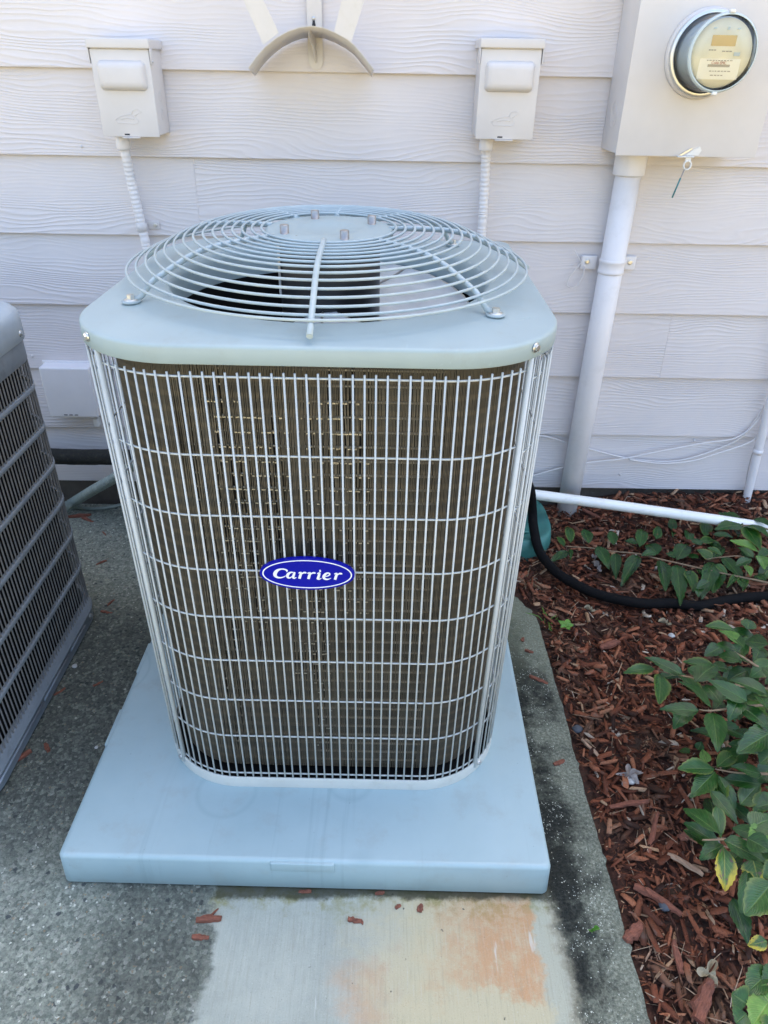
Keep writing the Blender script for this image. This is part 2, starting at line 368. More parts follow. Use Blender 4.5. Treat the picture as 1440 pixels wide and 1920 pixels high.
def glass_material():
    m = N('clear_glass'); gl = m.n('BsdfGlossy'); m.put(gl.inputs['Roughness'], .02)
    tr = m.n('BsdfTransparent'); m.put(tr.inputs[0], (.97, .985, .985)); fr = m.n('Fresnel'); m.put(fr.inputs[0], 1.5)
    mx = m.n('MixShader'); m.t.links.new(fr.outputs[0], mx.inputs[0]); m.t.links.new(tr.outputs[0], mx.inputs[1]); m.t.links.new(gl.outputs[0], mx.inputs[2])
    m.t.links.new(mx.outputs[0], m.out.inputs[0]); return m.m

M = dict(
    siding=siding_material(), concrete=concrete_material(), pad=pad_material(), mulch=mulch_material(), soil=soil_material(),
    unit=paint('grey_green_unit_paint', (.325, .410, .425), .40, .05, 6., .0001, 420., dirt=(.27, .30, .28), dirt_amt=.35, specks=True),
    wire=paint('grey_coated_wire', (.52, .555, .55), .42, .04, 30.),
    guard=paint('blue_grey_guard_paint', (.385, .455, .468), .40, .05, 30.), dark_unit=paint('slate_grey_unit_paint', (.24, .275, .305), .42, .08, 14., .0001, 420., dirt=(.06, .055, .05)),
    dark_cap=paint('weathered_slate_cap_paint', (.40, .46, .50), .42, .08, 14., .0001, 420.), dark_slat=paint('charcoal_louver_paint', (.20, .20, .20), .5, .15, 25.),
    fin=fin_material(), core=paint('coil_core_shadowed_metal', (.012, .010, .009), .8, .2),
    tube=paint('coil_tube_metal', (.44, .40, .32), .4, .15, 60., metal=.8),
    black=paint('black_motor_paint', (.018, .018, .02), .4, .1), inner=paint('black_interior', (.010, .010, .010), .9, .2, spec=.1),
    blade=paint('galvanised_fan_blade', (.56, .60, .63), .38, .10, 20., metal=.25),
    zinc=paint('zinc_plated_steel', (.62, .62, .60), .3, .08, 80., metal=.9),
    steel=paint('dull_stud_steel', (.36, .35, .34), .42, .15, 90., metal=.8),
    blue=paint('royal_blue_badge', (.002, .004, .30), .35, .05, spec=.2), white=paint('white_badge_print', (.80, .81, .82), .35, .02),
    wallpaint=paint('beige_painted_metal', (.63, .605, .595), .45, .03, 8., .00012, 300.),
    pvc=paint('beige_painted_pvc', (.78, .755, .755), .42, .04, 5., dirt=(.5, .47, .42), dirt_amt=.25),
    whitepvc=paint('white_pvc_pipe', (.88, .88, .82), .35, .04, 8., dirt=(.55, .50, .40), dirt_amt=.3),
    hose=paint('black_rubber_hose', (.007, .007, .0075), .8, .2, 60., .0006, 500., spec=.12),
    insul=paint('black_foam_insulation', (.014, .015, .013), .9, .3, 40., .003, 90., dirt=(.06, .065, .035), dirt_amt=.6),
    green=paint('green_plastic', (.05, .20, .17), .45, .1, 14., dirt=(.20, .30, .24), dirt_amt=.35),
    greyflex=paint('grey_green_flexible_conduit', (.24, .29, .26), .5, .12, 40.),
    cable=paint('pale_jacketed_cable', (.70, .67, .65), .45, .04), cable2=paint('dusty_white_cable', (.50, .48, .46), .5, .08),
    hook=paint('painted_hose_bracket', (.66, .625, .59), .42, .03, 10., dirt=(.42, .38, .22), dirt_amt=.15),
    wbox=paint('off_white_box_plastic', (.76, .74, .74), .45, .03),
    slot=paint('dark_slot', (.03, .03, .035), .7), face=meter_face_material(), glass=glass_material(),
    lcd=paint('amber_display', (.70, .50, .20), .25, .03), lightprint=paint('pale_label', (.93, .90, .80), .4, .02),
    print=paint('grey_print', (.42, .38, .32), .5, .05), redprint=paint('red_print', (.50, .16, .10), .5, .05),
    meterbody=paint('meter_inner_grey', (.60, .68, .72), .35, .1), pan=paint('pale_grey_pan_paint', (.52, .54, .50), .4, .04, 12., dirt=(.36, .35, .30), dirt_amt=.35), rimglass=paint('pale_teal_glass_rim', (.52, .60, .61), .15, .04), ring=paint('stainless_meter_ring', (.70, .71, .70), .38, .06, metal=.8),
    sealwire=paint('teal_seal_wire', (.05, .20, .22), .4), tagp=paint('white_seal_plastic', (.75, .75, .73), .4),
    found=paint('mortar_foundation', (.10, .085, .07), .9, .2, 12., .004, 50.), sun_block=paint('sun_block_surface', (.45, .42, .38), .8),
    stem=bark_material('tan_stem_bark', (.16, .10, .055), (.34, .25, .15)),
    chip=bark_material('red_bark_chip', (.085, .030, .018), (.27, .095, .055)), chip2=bark_material('tan_wood_splinter', (.26, .15, .09), (.45, .30, .20)),
    deadleaf=bark_material('dead_grey_leaf', (.28, .24, .21), (.45, .40, .37)), tanleaf=bark_material('dead_tan_leaf', (.30, .25, .15), (.42, .36, .25)),
    stone=paint('pale_pebble', (.45, .46, .45), .7, .15, 60.), bluestone=paint('dark_pebble', (.07, .08, .095), .7, .15, 60.),
    leaf=leaf_material('glossy_green_leaf', (.007, .038, .008), (.018, .078, .012), (.12, .21, .05)),
    leaf_new=leaf_material('light_green_leaf', (.06, .16, .03), (.12, .26, .04), (.28, .38, .10)),
    leaf_old=leaf_material('yellowing_leaf', (.03, .09, .02), (.06, .14, .03), (.40, .40, .08), True),
    weed=leaf_material('bright_weed_leaf', (.10, .26, .04), (.15, .34, .06), (.25, .4, .1)),
    lawn=paint('sunlit_dry_lawn', (.36, .29, .13), .95, .15, .4),  # lawn out of view, its warm colour raised for bounce light on the wall
)

# ================================================================== THE SETTING
def grid_sheet(name, x0, x1, y0, y1, nx, ny, zf, m):
    xs = np.linspace(x0, x1, nx); ys = np.linspace(y0, y1, ny)
    mb = MB(); mb.rows([[(x, y, zf(x, y)) for x in xs] for y in ys], closed=False); return part(name, mb, m)
from mathutils import noise as mn
ground = MB().add([(-150, -150, -.10), (150, -150, -.10), (150, 150, -.10), (-150, 150, -.10)], [(0, 1, 2, 3)])
kind(part('lawn', ground, M['lawn']), 'structure')
def mulch_z(x, y):
    b = -.022+.030*max(0, min(1, (x-.6)/.5))+.03*max(0, min(1, (y-.5)/.4))+.035*max(0, min(1, (y-.78)/.12))*max(0, min(1, (x-.75)/.2))
    return b+.014*mn.noise((x*5, y*5, 3))+.006*mn.noise((x*17, y*17, 7))
bed = grid_sheet('mulch_bed', .30, 3.6, -2.6, .96, 130, 140, mulch_z, M['soil']); kind(bed, 'structure')

def slab_outline():
    pts = []
    def edge(a, b, step, amp, seed):
        a, b = Vector(a), Vector(b); n = max(1, int((b-a).length/step)); t = (b-a).normalized(); q = Vector((t.y, -t.x))
        for i in range(n):
            p = a+(b-a)*i/n; k = amp*(mn.noise((p.x*9, p.y*9, seed))+.6*mn.noise((p.x*40, p.y*40, seed))); p = p+q*k; pts.append((p.x, p.y))
    edge((-3.6, -3.2), (.581, -3.2), 1., 0, 1); edge((.581, -3.2), (.581, -1.1), .2, .004, 1); edge((.581, -1.1), (.579, .33), .012, .0045, 1)
    edge((.579, .33), (.53, .44), .01, .008, 2); edge((.53, .44), (.34, .48), .012, .01, 2); edge((.34, .48), (.30, .93), .05, .004, 2)
    edge((.30, .93), (-3.6, .93), .3, 0, 2); edge((-3.6, .93), (-3.6, -3.2), 1., 0, 2)
    return pts
ol = slab_outline()
bm = bmesh.new(); n = len(ol)
top = [bm.verts.new((x, y, 0)) for x, y in ol]; bot = [bm.verts.new((x, y, -.14)) for x, y in ol]
bm.faces.new(top); side = [bm.faces.new((bot[i], bot[(i+1) % n], top[(i+1) % n], top[i])) for i in range(n)]
te = [e for e in bm.edges if abs(e.verts[0].co.z) < 1e-6 and abs(e.verts[1].co.z) < 1e-6 and max(e.verts[0].co.x, e.verts[1].co.x) > .35 and min(e.verts[0].co.y, e.verts[1].co.y) > -1.2]
bmesh.ops.bevel(bm, geom=te, offset=.007, segments=3, profile=.5, affect='EDGES', clamp_overlap=True)
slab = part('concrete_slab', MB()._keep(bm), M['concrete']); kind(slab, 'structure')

# ---- house wall: lap siding, board by board
EXPO, Z0 = .2032, 1.3158
house = thing('house_wall', 'pale beige house wall of lap siding behind the air conditioners', 'wall', (0, WALL, 0))
def board(x0, x1, zb):
    mb = MB(); D = WALL; zt = zb+EXPO+.018
    prof = [(D+.0115, zb), (D+.0015, zb), (D+.0004, zb+.0006), (D, zb+.0018), (D+.0145, zt), (D+.0195, zt)]
    k = len(prof); vs = [(x, y, z) for x in (x0, x1) for y, z in prof]
    fs = [(i, i+1, k+i+1, k+i) for i in range(k-1)]+[tuple(range(k))[::-1], tuple(range(k, 2*k))]
    mb.add(vs, fs); return part('siding_board', mb, M['siding'], house)
XJ = lambda u, v: W(u, v).x
for k in range(-12, 7):
    zb = Z0-EXPO*k
    joints = {2: [XJ(365, 340)], 4: [XJ(1280, 520)], 0: [-1.9], 1: [2.4], 3: [-2.2], 5: [1.95], 6: [-1.75]}.get(k, [-2.5+.73*((k*7) % 6)])
    xs = [-4.2]+joints+[4.4]
    for a, b in zip(xs[:-1], xs[1:]): board(a+.0003, b-.0003, zb)
part('foundation', MB().box((-4.2, WALL+.0195, -.13), (4.4, WALL+.2, Z0-6*EXPO+.012)), M['found'], house)
part('house_sun_block', MB().box((-7, WALL+.0225, -.13), (7, 8, 5.2)), M['sun_block'], house)  # unseen block behind the siding, added to keep the sun off the scene
for u, v in ((153, 275), (903, 712-20), (1302, 826), (1163, 890), (60, 668)):
    p = W(u, v); part('nail', MB().lathe([(.0001, -.0022), (.003, -.0016), (.0036, 0), (.0036, .004)], 10, (p, (1, 0, 0), (0, 0, 1), (0, 1, 0))), M['wallpaint'], house)

# ================================================================== AIR CONDITIONERS
def rs(h, rad, n_arc=16, n_str=6, rads=None):
    """rounded square, counter-clockwise from the front-left end of the front edge; corners FR, BR, BL, FL"""
    rads = rads or [rad]*4; out = []
    cs = [(1, -1, -90, rads[0]), (1, 1, 0, rads[1]), (-1, 1, 90, rads[2]), (-1, -1, 180, rads[3])]
    for sx, sy, a0, r_ in cs:
        cx, cy = sx*(h-r_), sy*(h-r_)
        for i in range(n_arc+1):
            a = R(a0+90*i/n_arc); out.append((cx+r_*math.cos(a), cy+r_*math.sin(a), a))
    pts = []
    for i, p in enumerate(out):
        pts.append(p); q = out[(i+1) % len(out)]
        if math.hypot(p[0]-q[0], p[1]-q[1]) > .03:
            for j in range(1, n_str): t = j/n_str; pts.append((p[0]+(q[0]-p[0])*t, p[1]+(q[1]-p[1])*t, p[2]))
    return pts
class Path:
    def __init__(s, h, rads, n_arc=20):
        p = rs(h, 0, n_arc, 8, rads); s.p = [Vector((a, b)) for a, b, c in p]
        s.l = [0.]
        for i in range(len(s.p)): s.l.append(s.l[-1]+(s.p[(i+1) % len(s.p)]-s.p[i]).length)
        s.L = s.l[-1]
    def at(s, d):
        d %= s.L; i = int(np.searchsorted(s.l, d, 'right'))-1; i = min(i, len(s.p)-1)
        a, b = s.p[i], s.p[(i+1) % len(s.p)]; t = (d-s.l[i])/max(1e-9, s.l[i+1]-s.l[i]); q = a+(b-a)*t; tg = (b-a).normalized()
        return q, tg, Vector((tg.y, -tg.x))
    def near(s, x, y): return min((( (q-Vector((x, y))).length, s.l[i]) for i, q in enumerate(s.p)))[1]
def hexbolt(mb, o, ez, r=.006, h=.005, washer=.0):
    ez = Vector(ez).normalized(); ex = ez.orthogonal().normalized(); ey = ez.cross(ex); fr = (o, ex, ey, ez)
    if washer: mb.lathe([(washer, 0), (washer, .0015), (washer*.8, .0022), (.0001, .0022)], 18, fr, True)
    mb.prism([(r*math.cos(PI/3*k), r*math.sin(PI/3*k)) for k in range(6)], .001, h, r*.18, fr)
    return mb

UC = Vector((.03, .054, .084))
RADS = [.17, .035, .17, .17]           # FR, BR (service corner), BL, FL
unit = thing('air_conditioner', 'tall grey-green air conditioner with wire grille and round fan guard on the pale pad', 'air conditioner', UC, R(-.6), 'outdoor air conditioning units', local=True)
# base pan
rows = []
for d, z in ((.0, .0), (.0, .026), (.0012, .028), (.003, .028), (.004, .026), (.004, .010), (.05, .009)):
    rows.append([(x, y, z) for x, y, a in rs(.352-d, 0, 16, 6, [max(.01, q-d) for q in RADS])])
pan = MB().rows(rows); pan.f.append(tuple(range(len(pan.v)-len(rows[0]), len(pan.v)))); pan.sm.append(False)
part('base_pan', pan, M['pan'], unit)
part('pan_gap_shade', MB().add([(x, y, .0125) for x, y, a in rs(.3455, 0, 10, 4, [max(.01, q-.0065) for q in RADS])], [tuple(range(len(rs(.3455, 0, 10, 4, RADS))))]), M['inner'], unit)  # black sheet over the pan's floor, painting the shade in the gap
gp = Path(.353, [.168, .035, .168, .168])
def lean(z): return -.005+.010*z/.88          # the cabinet widens a little towards the top
# coil: core, tubes, fins
cp = Path(.318, [.138, .02, .138, .138])
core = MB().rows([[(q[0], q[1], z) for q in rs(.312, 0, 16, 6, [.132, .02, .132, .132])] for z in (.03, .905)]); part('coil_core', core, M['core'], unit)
tub = MB()
tp = [(x, y) for x, y, a in rs(.3150, 0, 14, 6, [.134, .02, .134, .134])]
for i in range(35):
    tub.tube([(x, y, .045+i*.0245) for x, y in tp], .0022, 5, closed=True)
part('coil_tubes', tub, M['tube'], unit)
fins = MB(); s_ = 0.
patches = [(random.uniform(-.28, .05), random.uniform(.1, .85), random.uniform(.01, .035), random.uniform(.05, .22)) for _ in range(13)]+[(-.17, .45, .035, .42), (-.005, .45, .016, .38), (.05, .62, .03, .2), (-.1, .7, .06, .12)]
NZ = 12
while s_ < cp.L:
    q, tg, nm = cp.at(s_); front = q.y < -.10
    w_ = .00055; prev = None; dx0 = random.gauss(0, .00016)
    ph = random.uniform(0, 6); vs = []
    for j in range(NZ+1):
        z = .032+j*(.872/NZ); dx = dx0+.0003*math.sin(j*1.3+ph); out = .0045
        for px_, pz_, hw, hh in patches:
            if q.y < -.25 and abs(q.x-px_) < hw and abs(z-pz_) < hh: dx += random.gauss(0, .00065); out = .0032
        a = q+tg*(dx-w_); b = q+tg*(dx+w_)
        o2 = nm*out; i2 = nm*(-.004)
        vs += [(a.x+i2.x, a.y+i2.y, z), (a.x+o2.x, a.y+o2.y, z), (b.x+o2.x, b.y+o2.y, z), (b.x+i2.x, b.y+i2.y, z)]
    fs = []
    for j in range(NZ):
        for k in range(3): fs.append((j*4+k, j*4+k+1, j*4+k+5, j*4+k+4))
    fins.add(vs, fs); s_ += .0021 if front else .0034
glint = MB()
def g_dash(x0, x1, z, out=.0047):
    a, b = x0, x1; y_ = -.318-out; glint.box((a, y_, z-.0011), (b, y_+.0012, z+.0011))
for px_, pz_, hw, hh in patches:
    for i in range(35):
        z = .045+i*.0245
        if abs(z-pz_) > hh or abs(px_) > .165 or z > .85: continue
        x = px_-hw
        while x < px_+hw:
            w_ = random.uniform(.0014, .006)
            if random.random() < .38: g_dash(x, min(x+w_, px_+hw), z+random.gauss(0, .0004))
            x += w_+random.uniform(.0008, .004)
kind(part('tube_glint', glint, M['tube'], unit), 'stuff')  # bright dashes over the bent fins, standing in for glints off the tubes
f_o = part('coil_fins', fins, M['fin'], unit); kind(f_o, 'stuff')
# grille: corner posts, vertical wires, horizontal wires per panel
def post_s(cx_, cy_, ang, path, r_=.168):
    return path.near(cx_+r_*math.cos(R(ang)), cy_+r_*math.sin(R(ang)))
c_ = .353-.168
posts = [post_s(c_, -c_, -45, gp), gp.near(.353, .30), gp.near(.29, .353), post_s(-c_, c_, 135, gp), post_s(-c_, -c_, 225, gp)]
for s0 in posts:
    q, tg, nm = gp.at(s0); q = q+nm*.001; a, b = q+nm*lean(.014), q+nm*lean(.905)
    part('corner_post', MB().tube([(a.x, a.y, .014), (b.x, b.y, .905)], .0045, 10), M['wire'], unit)
vw = MB().tube([(0, 0, 0), (0, 0, .857)], .00165, 7).mesh('vertical_wire', M['wire'])
k0 = int(math.floor(gp.near(0, -.353)/.0159))
npitch = int(round(gp.L/.0159)); pitch = gp.L/npitch
for i in range(npitch):
    s0 = i*pitch
    if min(abs((s0-p+gp.L/2) % gp.L-gp.L/2) for p in posts) < .0095: continue
    q, tg, nm = gp.at(s0); z_ = .031+random.uniform(-.0006, .0006); o = link('vertical_wire', vw, unit); k_ = lean(z_)+.0018
    dv = Vector((nm.x*.010/.88+random.gauss(0, .0004), nm.y*.010/.88+random.gauss(0, .0004), 1))
    o.location = (q.x+nm.x*k_, q.y+nm.y*k_, z_); o.rotation_euler = dv.to_track_quat('Z', 'Y').to_euler()
HZ = [.880, .758, .652, .547, .447, .346, .246, .147, .037]
order = sorted(posts)
for a, b in zip(order, order[1:]+[order[0]+gp.L]):
    mid = gp.at((a+b)/2)[0]; frontp = mid.y < -.3 and abs(mid.x) < .2
    for z in HZ:
        zz = z if frontp else z-.018
        if b-a < .08: continue
        nseg = int((b-a)/.012); pts = []
        for j in range(nseg+1):
            q, tg, nm = gp.at(a+.005+(b-a-.010)*j/nseg); k_ = lean(zz)-.0018; pts.append((q.x+nm.x*k_, q.y+nm.y*k_, zz))
        part('horizontal_wire', MB().tube(pts, .0017, 6), M['wire'], unit)
# service panel on the back right corner
part('service_panel', MB().box((.292, .302, .03), (.3495, .3495, .90), .004), M['unit'], unit)
# top cap with fan opening
GC = Vector((0, .006)); HR = .283
crow = []
base_pts = rs(.362, 0, 20, 8, [.172, .03, .172, .172])
angs = [math.atan2(y-GC.y, x-GC.x) for x, y, a in base_pts]
def cap_row(d, z): return [(x, y, z) for x, y, a in rs(.362-d, 0, 20, 8, [max(.004, q-d) for q in (.172, .03, .172, .172)])]
def hole_row(r_, z): return [(GC.x+r_*math.cos(a), GC.y+r_*math.sin(a), z) for a in angs]
def lerp_row(t, z, r0=HR):
    A, B = cap_row(.024, z), hole_row(r0, z); return [tuple(a[i]*(1-t)+b[i]*t if i < 2 else z for i in range(3)) for a, b in zip(A, B)]
crow = [cap_row(.005, .917), cap_row(.005, .9005), cap_row(.004, .8990), cap_row(.0012, .8988), cap_row(.0002, .9000), cap_row(.0004, .9205), cap_row(.0009, .9232), cap_row(.0024, .9252), cap_row(.0048, .9262), cap_row(.009, .9270), lerp_row(0, .9280), lerp_row(.5, .932), lerp_row(.85, .9328),
        hole_row(HR+.002, .933), hole_row(HR-.003, .9318), hole_row(HR-.008, .927), hole_row(HR-.011, .918), hole_row(HR-.012, .878)]
part('top_cap', MB().rows(crow), M['unit'], unit)
for sgn, x0, y0, x1, y1 in ((1, -.272, -.232, -.222, -.262), (1, .262, -.262, .322, -.212)):
    part('emboss_rib', MB().tube([(x0, y0, .9272), (x0*.9+x1*.1, y0*.9+y1*.1, .9280), (x0*.1+x1*.9, y0*.1+y1*.9, .9280), (x1, y1, .9272)], [.0010, .0024, .0024, .0010], 10), M['unit'], unit)
for x, y, a in ((-.3135, -.303, 225), (.314, -.312, 315), (-.318, .30, 135)):
    s0 = Path(.362, [.172, .03, .172, .172]); d = s0.near(x, y); q, tg, nm = s0.at(d)
    part('cap_screw', hexbolt(MB(), (q.x+nm.x*.0003, q.y+nm.y*.0003, .915), (nm.x, nm.y, 0), .0050, .0050, .0070), M['zinc'], unit)
for x, y in ((-.30, -.29), (.31, -.285)):
    s0 = Path(.352, RADS); q, tg, nm = s0.at(s0.near(x, y))
    part('pan_screw', hexbolt(MB(), (q.x, q.y, .015), (nm.x, nm.y, 0), .0042, .005, .0058), M['zinc'], unit)
# inside: dark well, motor, fan
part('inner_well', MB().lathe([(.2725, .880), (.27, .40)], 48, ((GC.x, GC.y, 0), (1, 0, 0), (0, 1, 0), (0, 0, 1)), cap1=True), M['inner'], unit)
fr = ((GC.x, GC.y, 0), (1, 0, 0), (0, 1, 0), (0, 0, 1))
motor = part('fan_motor', MB().lathe([(.02, 1.004), (.082, 1.002), (.088, .995), (.088, .86), (.08, .85), (.02, .845)], 32, fr, cap0=True, cap1=True), M['black'], unit)
part('motor_edge_highlight', MB().box((-.0885, -.015, .90), (-.0862, -.004, .985)).box((-.0845, -.0305, .905), (-.0825, -.026, .99)), M['zinc'], motor)  # bright slivers set on the motor's edge as its highlight
fan = part('fan_hub', MB().lathe([(.012, .85), (.05, .85), (.05, .80), (.012, .80)], 24, fr, cap0=True, cap1=True), M['blade'], unit)
def blade(a0):
    mb = MB(); rows = []
    for i in range(9):
        t = i/8; r_ = .045+t*.219; rr = []
        for j in range(9):
            u = j/8-.5; span = R(40+38*t); a = R(a0)+u*span*1.3; rr.append((GC.x+r_*math.cos(a), GC.y+r_*math.sin(a), .872+u*.060*(.6+.4*t)+.012*math.sin(PI*(u+.5))))
        rows.append(rr)
    mb.rows(rows, closed=False)
    b = part('fan_blade', mb, M['blade'], unit)
    a = R(a0); rv = MB()
    for r_, da in ((.085, -.06), (.085, .06), (.115, 0.)): rv.lathe([(.0075, 0), (.0075, .002), (.004, .004), (.0001, .0042)], 12, ((GC.x+r_*math.cos(a+da), GC.y+r_*math.sin(a+da), .873), (1, 0, 0), (0, 1, 0), (0, 0, 1)))
    part('rivet', rv, M['zinc'], b)
    pts = [Vector(rows[i][6]) for i in range(1, 9)]; part('crease', MB().tube([p+Vector((0, 0, .0008)) for p in pts], .0022, 6), M['steel'], b)
    edge = [Vector(rows[8][j]) for j in range(9)]+[Vector(rows[i][8]) for i in range(7, 1, -1)]; part('rolled_edge', MB().tube(edge, .0018, 6), M['zinc'], b)
for a0 in (33, 250): blade(a0)
# fan guard
guard = MB()
prof_r = [.0, .115, .15, .18, .205, .23, .253, .276, .31, .34, .36]; prof_z = [1.013, 1.0125, 1.0118, 1.0105, 1.0085, 1.0045, .9975, .987, .971, .958, .948]
TILT = math.tan(R(1.6))
def tz(x, y, z):
    r_ = math.hypot(x-GC.x, y-GC.y); return z+(y-GC.y)*TILT*min(1, max(0, (.352-r_)/.03))
zr = lambda r_: float(np.interp(r_, prof_r, prof_z))
plate = part('guard_plate', MB().lathe([(.0001, 1.0060), (.036, 1.0060), (.046, 1.0090), (.060, 1.0105), (.104, 1.0105), (.1085, 1.009), (.110, 1.005), (.110, 1.001), (.02, 1.000)], 56, fr), M['unit'], unit)
for v_ in plate.data.vertices: v_.co.z += (v_.co.y-GC.y)*TILT
for a in (212, 292, 30, 112):
    p = (GC.x+.083*math.cos(R(a)), GC.y+.083*math.sin(R(a)), 1.009+.083*math.sin(R(a))*TILT)
    part('motor_stud', MB().lathe([(.012, .0), (.011, .0012), (.0075, .0014), (.0075, .0135), (.0068, .0150), (.0001, .0150)], 16, (p, (1, 0, 0), (0, 1, 0), (0, 0, 1))), M['steel'], plate)
for i in range(15):
    r_ = .340-.0161*i; rz_ = zr(r_)
    part('guard_ring', MB().tube([(GC.x+r_*math.cos(2*PI*k/84), GC.y+r_*math.sin(2*PI*k/84), tz(GC.x+r_*math.cos(2*PI*k/84), GC.y+r_*math.sin(2*PI*k/84), rz_)) for k in range(84)], .0022, 7, closed=True), M['guard'], unit)
for a in (214, 270, 319, 8, 166, 127, 87, 48):
    foot = a in (214, 319, 127, 48); A = R(a); ca, sa = math.cos(A), math.sin(A)
    dz_ = .0012 if a == 270 else -.0040
    prof = [(q, zr(q)+dz_) for q in (.104, .125, .15, .18, .205, .23, .253, .276, .295)]
    prof += [(.312, zr(.312)-.004), (.324, .955), (.333, .944), (.340, .9395), (.347, .9385)] if foot else [(.315, zr(.315)+dz_), (.340, .9515), (.360, .9385)]
    rr = [.0046]*len(prof)
    g_ = part('guard_rod', MB().tube([(GC.x+r_*ca, GC.y+r_*sa, tz(GC.x+r_*ca, GC.y+r_*sa, z)) for r_, z in prof], rr, 9), M['guard'], unit)
    if foot:
        c = Vector((GC.x+.350*ca, GC.y+.350*sa, .9333)); tab = MB().lathe([(.0001, .0), (.0145, .0), (.0145, .0028), (.0001, .0030)], 22, (c, (1, 0, 0), (0, 1, 0), (0, 0, 1)))
        tb = part('foot_tab', tab, M['guard'], g_); part('foot_bolt', hexbolt(MB(), c+Vector((0, 0, .0028)), (0, 0, 1), .0062, .0085, .0105), M['zinc'], g_)
# badge
bz = (1.0-.084+.0)
BC = Vector((-.018, -.3605, .551)); BW, BH = .0765, .0315
ell = lambda a, b, n=56: [(a*math.cos(2*PI*k/n), b*math.sin(2*PI*k/n)) for k in range(n)]
bf = (BC, (1, 0, 0), (0, 0, 1), (0, -1, 0))
badge = part('badge', MB().prism(ell(BW, BH), -.001, .0045, .0022, bf, 3), M['blue'], unit)
ring_b = MB()
o_, i_ = ell(BW*.945, BH*.885), ell(BW*.918, BH*.835)
fv = lambda p, h: BC+Vector((p[0], 0, p[1]))+Vector((0, -h, 0))
ring_b.rows([[fv(p, .0045) for p in o_], [fv(p, .0050) for p in o_], [fv(p, .0050) for p in i_], [fv(p, .0045) for p in i_]], smooth=False)
part('badge_border', ring_b, M['white'], badge)
STK = []
rl = [(585, 482, 10), (600, 473, 18), (617, 474, 26), (607, 515, 33), (592, 566, 33)]; ra = [(606, 517, 8), (628, 488, 14), (655, 470, 22), (672, 474, 28), (676, 482, 22)]
STK += [[(437, 466, 6), (443, 445, 24), (420, 428, 20), (380, 422, 16), (340, 434, 28), (308, 462, 42), (290, 500, 48), (294, 532, 40), (320, 554, 27), (357, 557, 18), (395, 545, 11), (424, 526, 6)]]
STK += [[(522, 472, 14), (492, 470, 20), (460, 492, 34), (444, 528, 37), (455, 556, 25), (482, 553, 14), (512, 525, 10)], [(540, 464, 20), (526, 505, 31), (515, 545, 32), (527, 563, 18), (557, 547, 6)]]
for dx in (0, 113, 447): STK += [[(x+dx, y+dx*.008, w) for x, y, w in rl], [(x+dx, y+dx*.008, w) for x, y, w in ra]]
STK += [[(818, 486, 8), (833, 477, 20), (848, 478, 28), (836, 525, 33), (824, 560, 32), (842, 568, 14), (872, 550, 6)], [(846, 441, 26), (856, 440, 34), (868, 439, 26)]]
STK += [[(902, 527, 6), (940, 519, 12), (968, 503, 15), (976, 483, 19), (955, 469, 19), (925, 484, 29), (901, 522, 38), (904, 552, 32), (932, 568, 22), (966, 561, 12), (992, 545, 6)]]
let = MB(); sc = BW/595
for si, st in enumerate(STK):
    P = [Vector((x, y)) for x, y, w in st]; Wd = [w for x, y, w in st]
    # smooth the stroke
    Q, Wq = [], []
    for i in range(len(P)-1):
        for t in (0, .34, .67):
            p0, p1, p2, p3 = P[max(i-1, 0)], P[i], P[i+1], P[min(i+2, len(P)-1)]
            Q.append(.5*((2*p1)+(p2-p0)*t+(2*p0-5*p1+4*p2-p3)*t*t+(3*p1-p0-3*p2+p3)*t**3)); Wq.append(Wd[i]*(1-t)+Wd[i+1]*t)
    Q.append(P[-1]); Wq.append(Wd[-1]); Lr, Rr = [], []
    h = .0050+si*.00002
    for i, q in enumerate(Q):
        tg = (Q[min(i+1, len(Q)-1)]-Q[max(i-1, 0)]).normalized(); nn = Vector((-tg.y, tg.x))*Wq[i]*.5
        for arr, p in ((Lr, q+nn), (Rr, q-nn)): arr.append(fv(((p.x-693)*sc, -(p.y-497)*sc), h))
    k = len(Lr); low = [Vector(p)+Vector((0, .0006, 0)) for p in Lr+Rr]
    vs = Lr+Rr+low; fs = [(i, i+1, k+i+1, k+i) for i in range(k-1)]+[(i, i+1, 2*k+i+1, 2*k+i) for i in range(k-1)]+[(k+i, k+i+1, 3*k+i+1, 3*k+i) for i in range(k-1)]
    let.add(vs, fs)
part('lettering', let, M['white'], badge)

# ---- pad under it
pad = thing('equipment_pad', 'pale blue-grey plastic equipment pad under the wire-grille air conditioner', 'pad', (0, 0, 0), R(-.9), local=True)
PH = .457
mb = MB(); rows = []
def sq(h, r_, z): return [(x, y, z) for x, y, a in rs(h, r_, 6, 10)]
mb.rows([sq(PH-.014, .012, 0.), sq(PH-.012, .012, .0035), sq(PH+.001, .012, .0045), sq(PH+.003, .014, .007), sq(PH, .012, .076), sq(PH-.0015, .012, .0805), sq(PH-.0045, .012, .0832), sq(PH-.009, .012, .0840)])
mb.f.append(tuple(range(len(mb.v)-len(sq(PH, .01, 0)), len(mb.v)))); mb.sm.append(False)
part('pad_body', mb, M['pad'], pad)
part('pull_tab', MB().box((-.062, -PH-.0035, .058), (.056, -PH+.02, .0815), .002), M['pad'], pad)
for y0 in (-.20, .02): part('side_notch', MB().box((-PH-.0025, y0, .0), (-PH+.01, y0+.10, .0815), .002), M['pad'], pad)

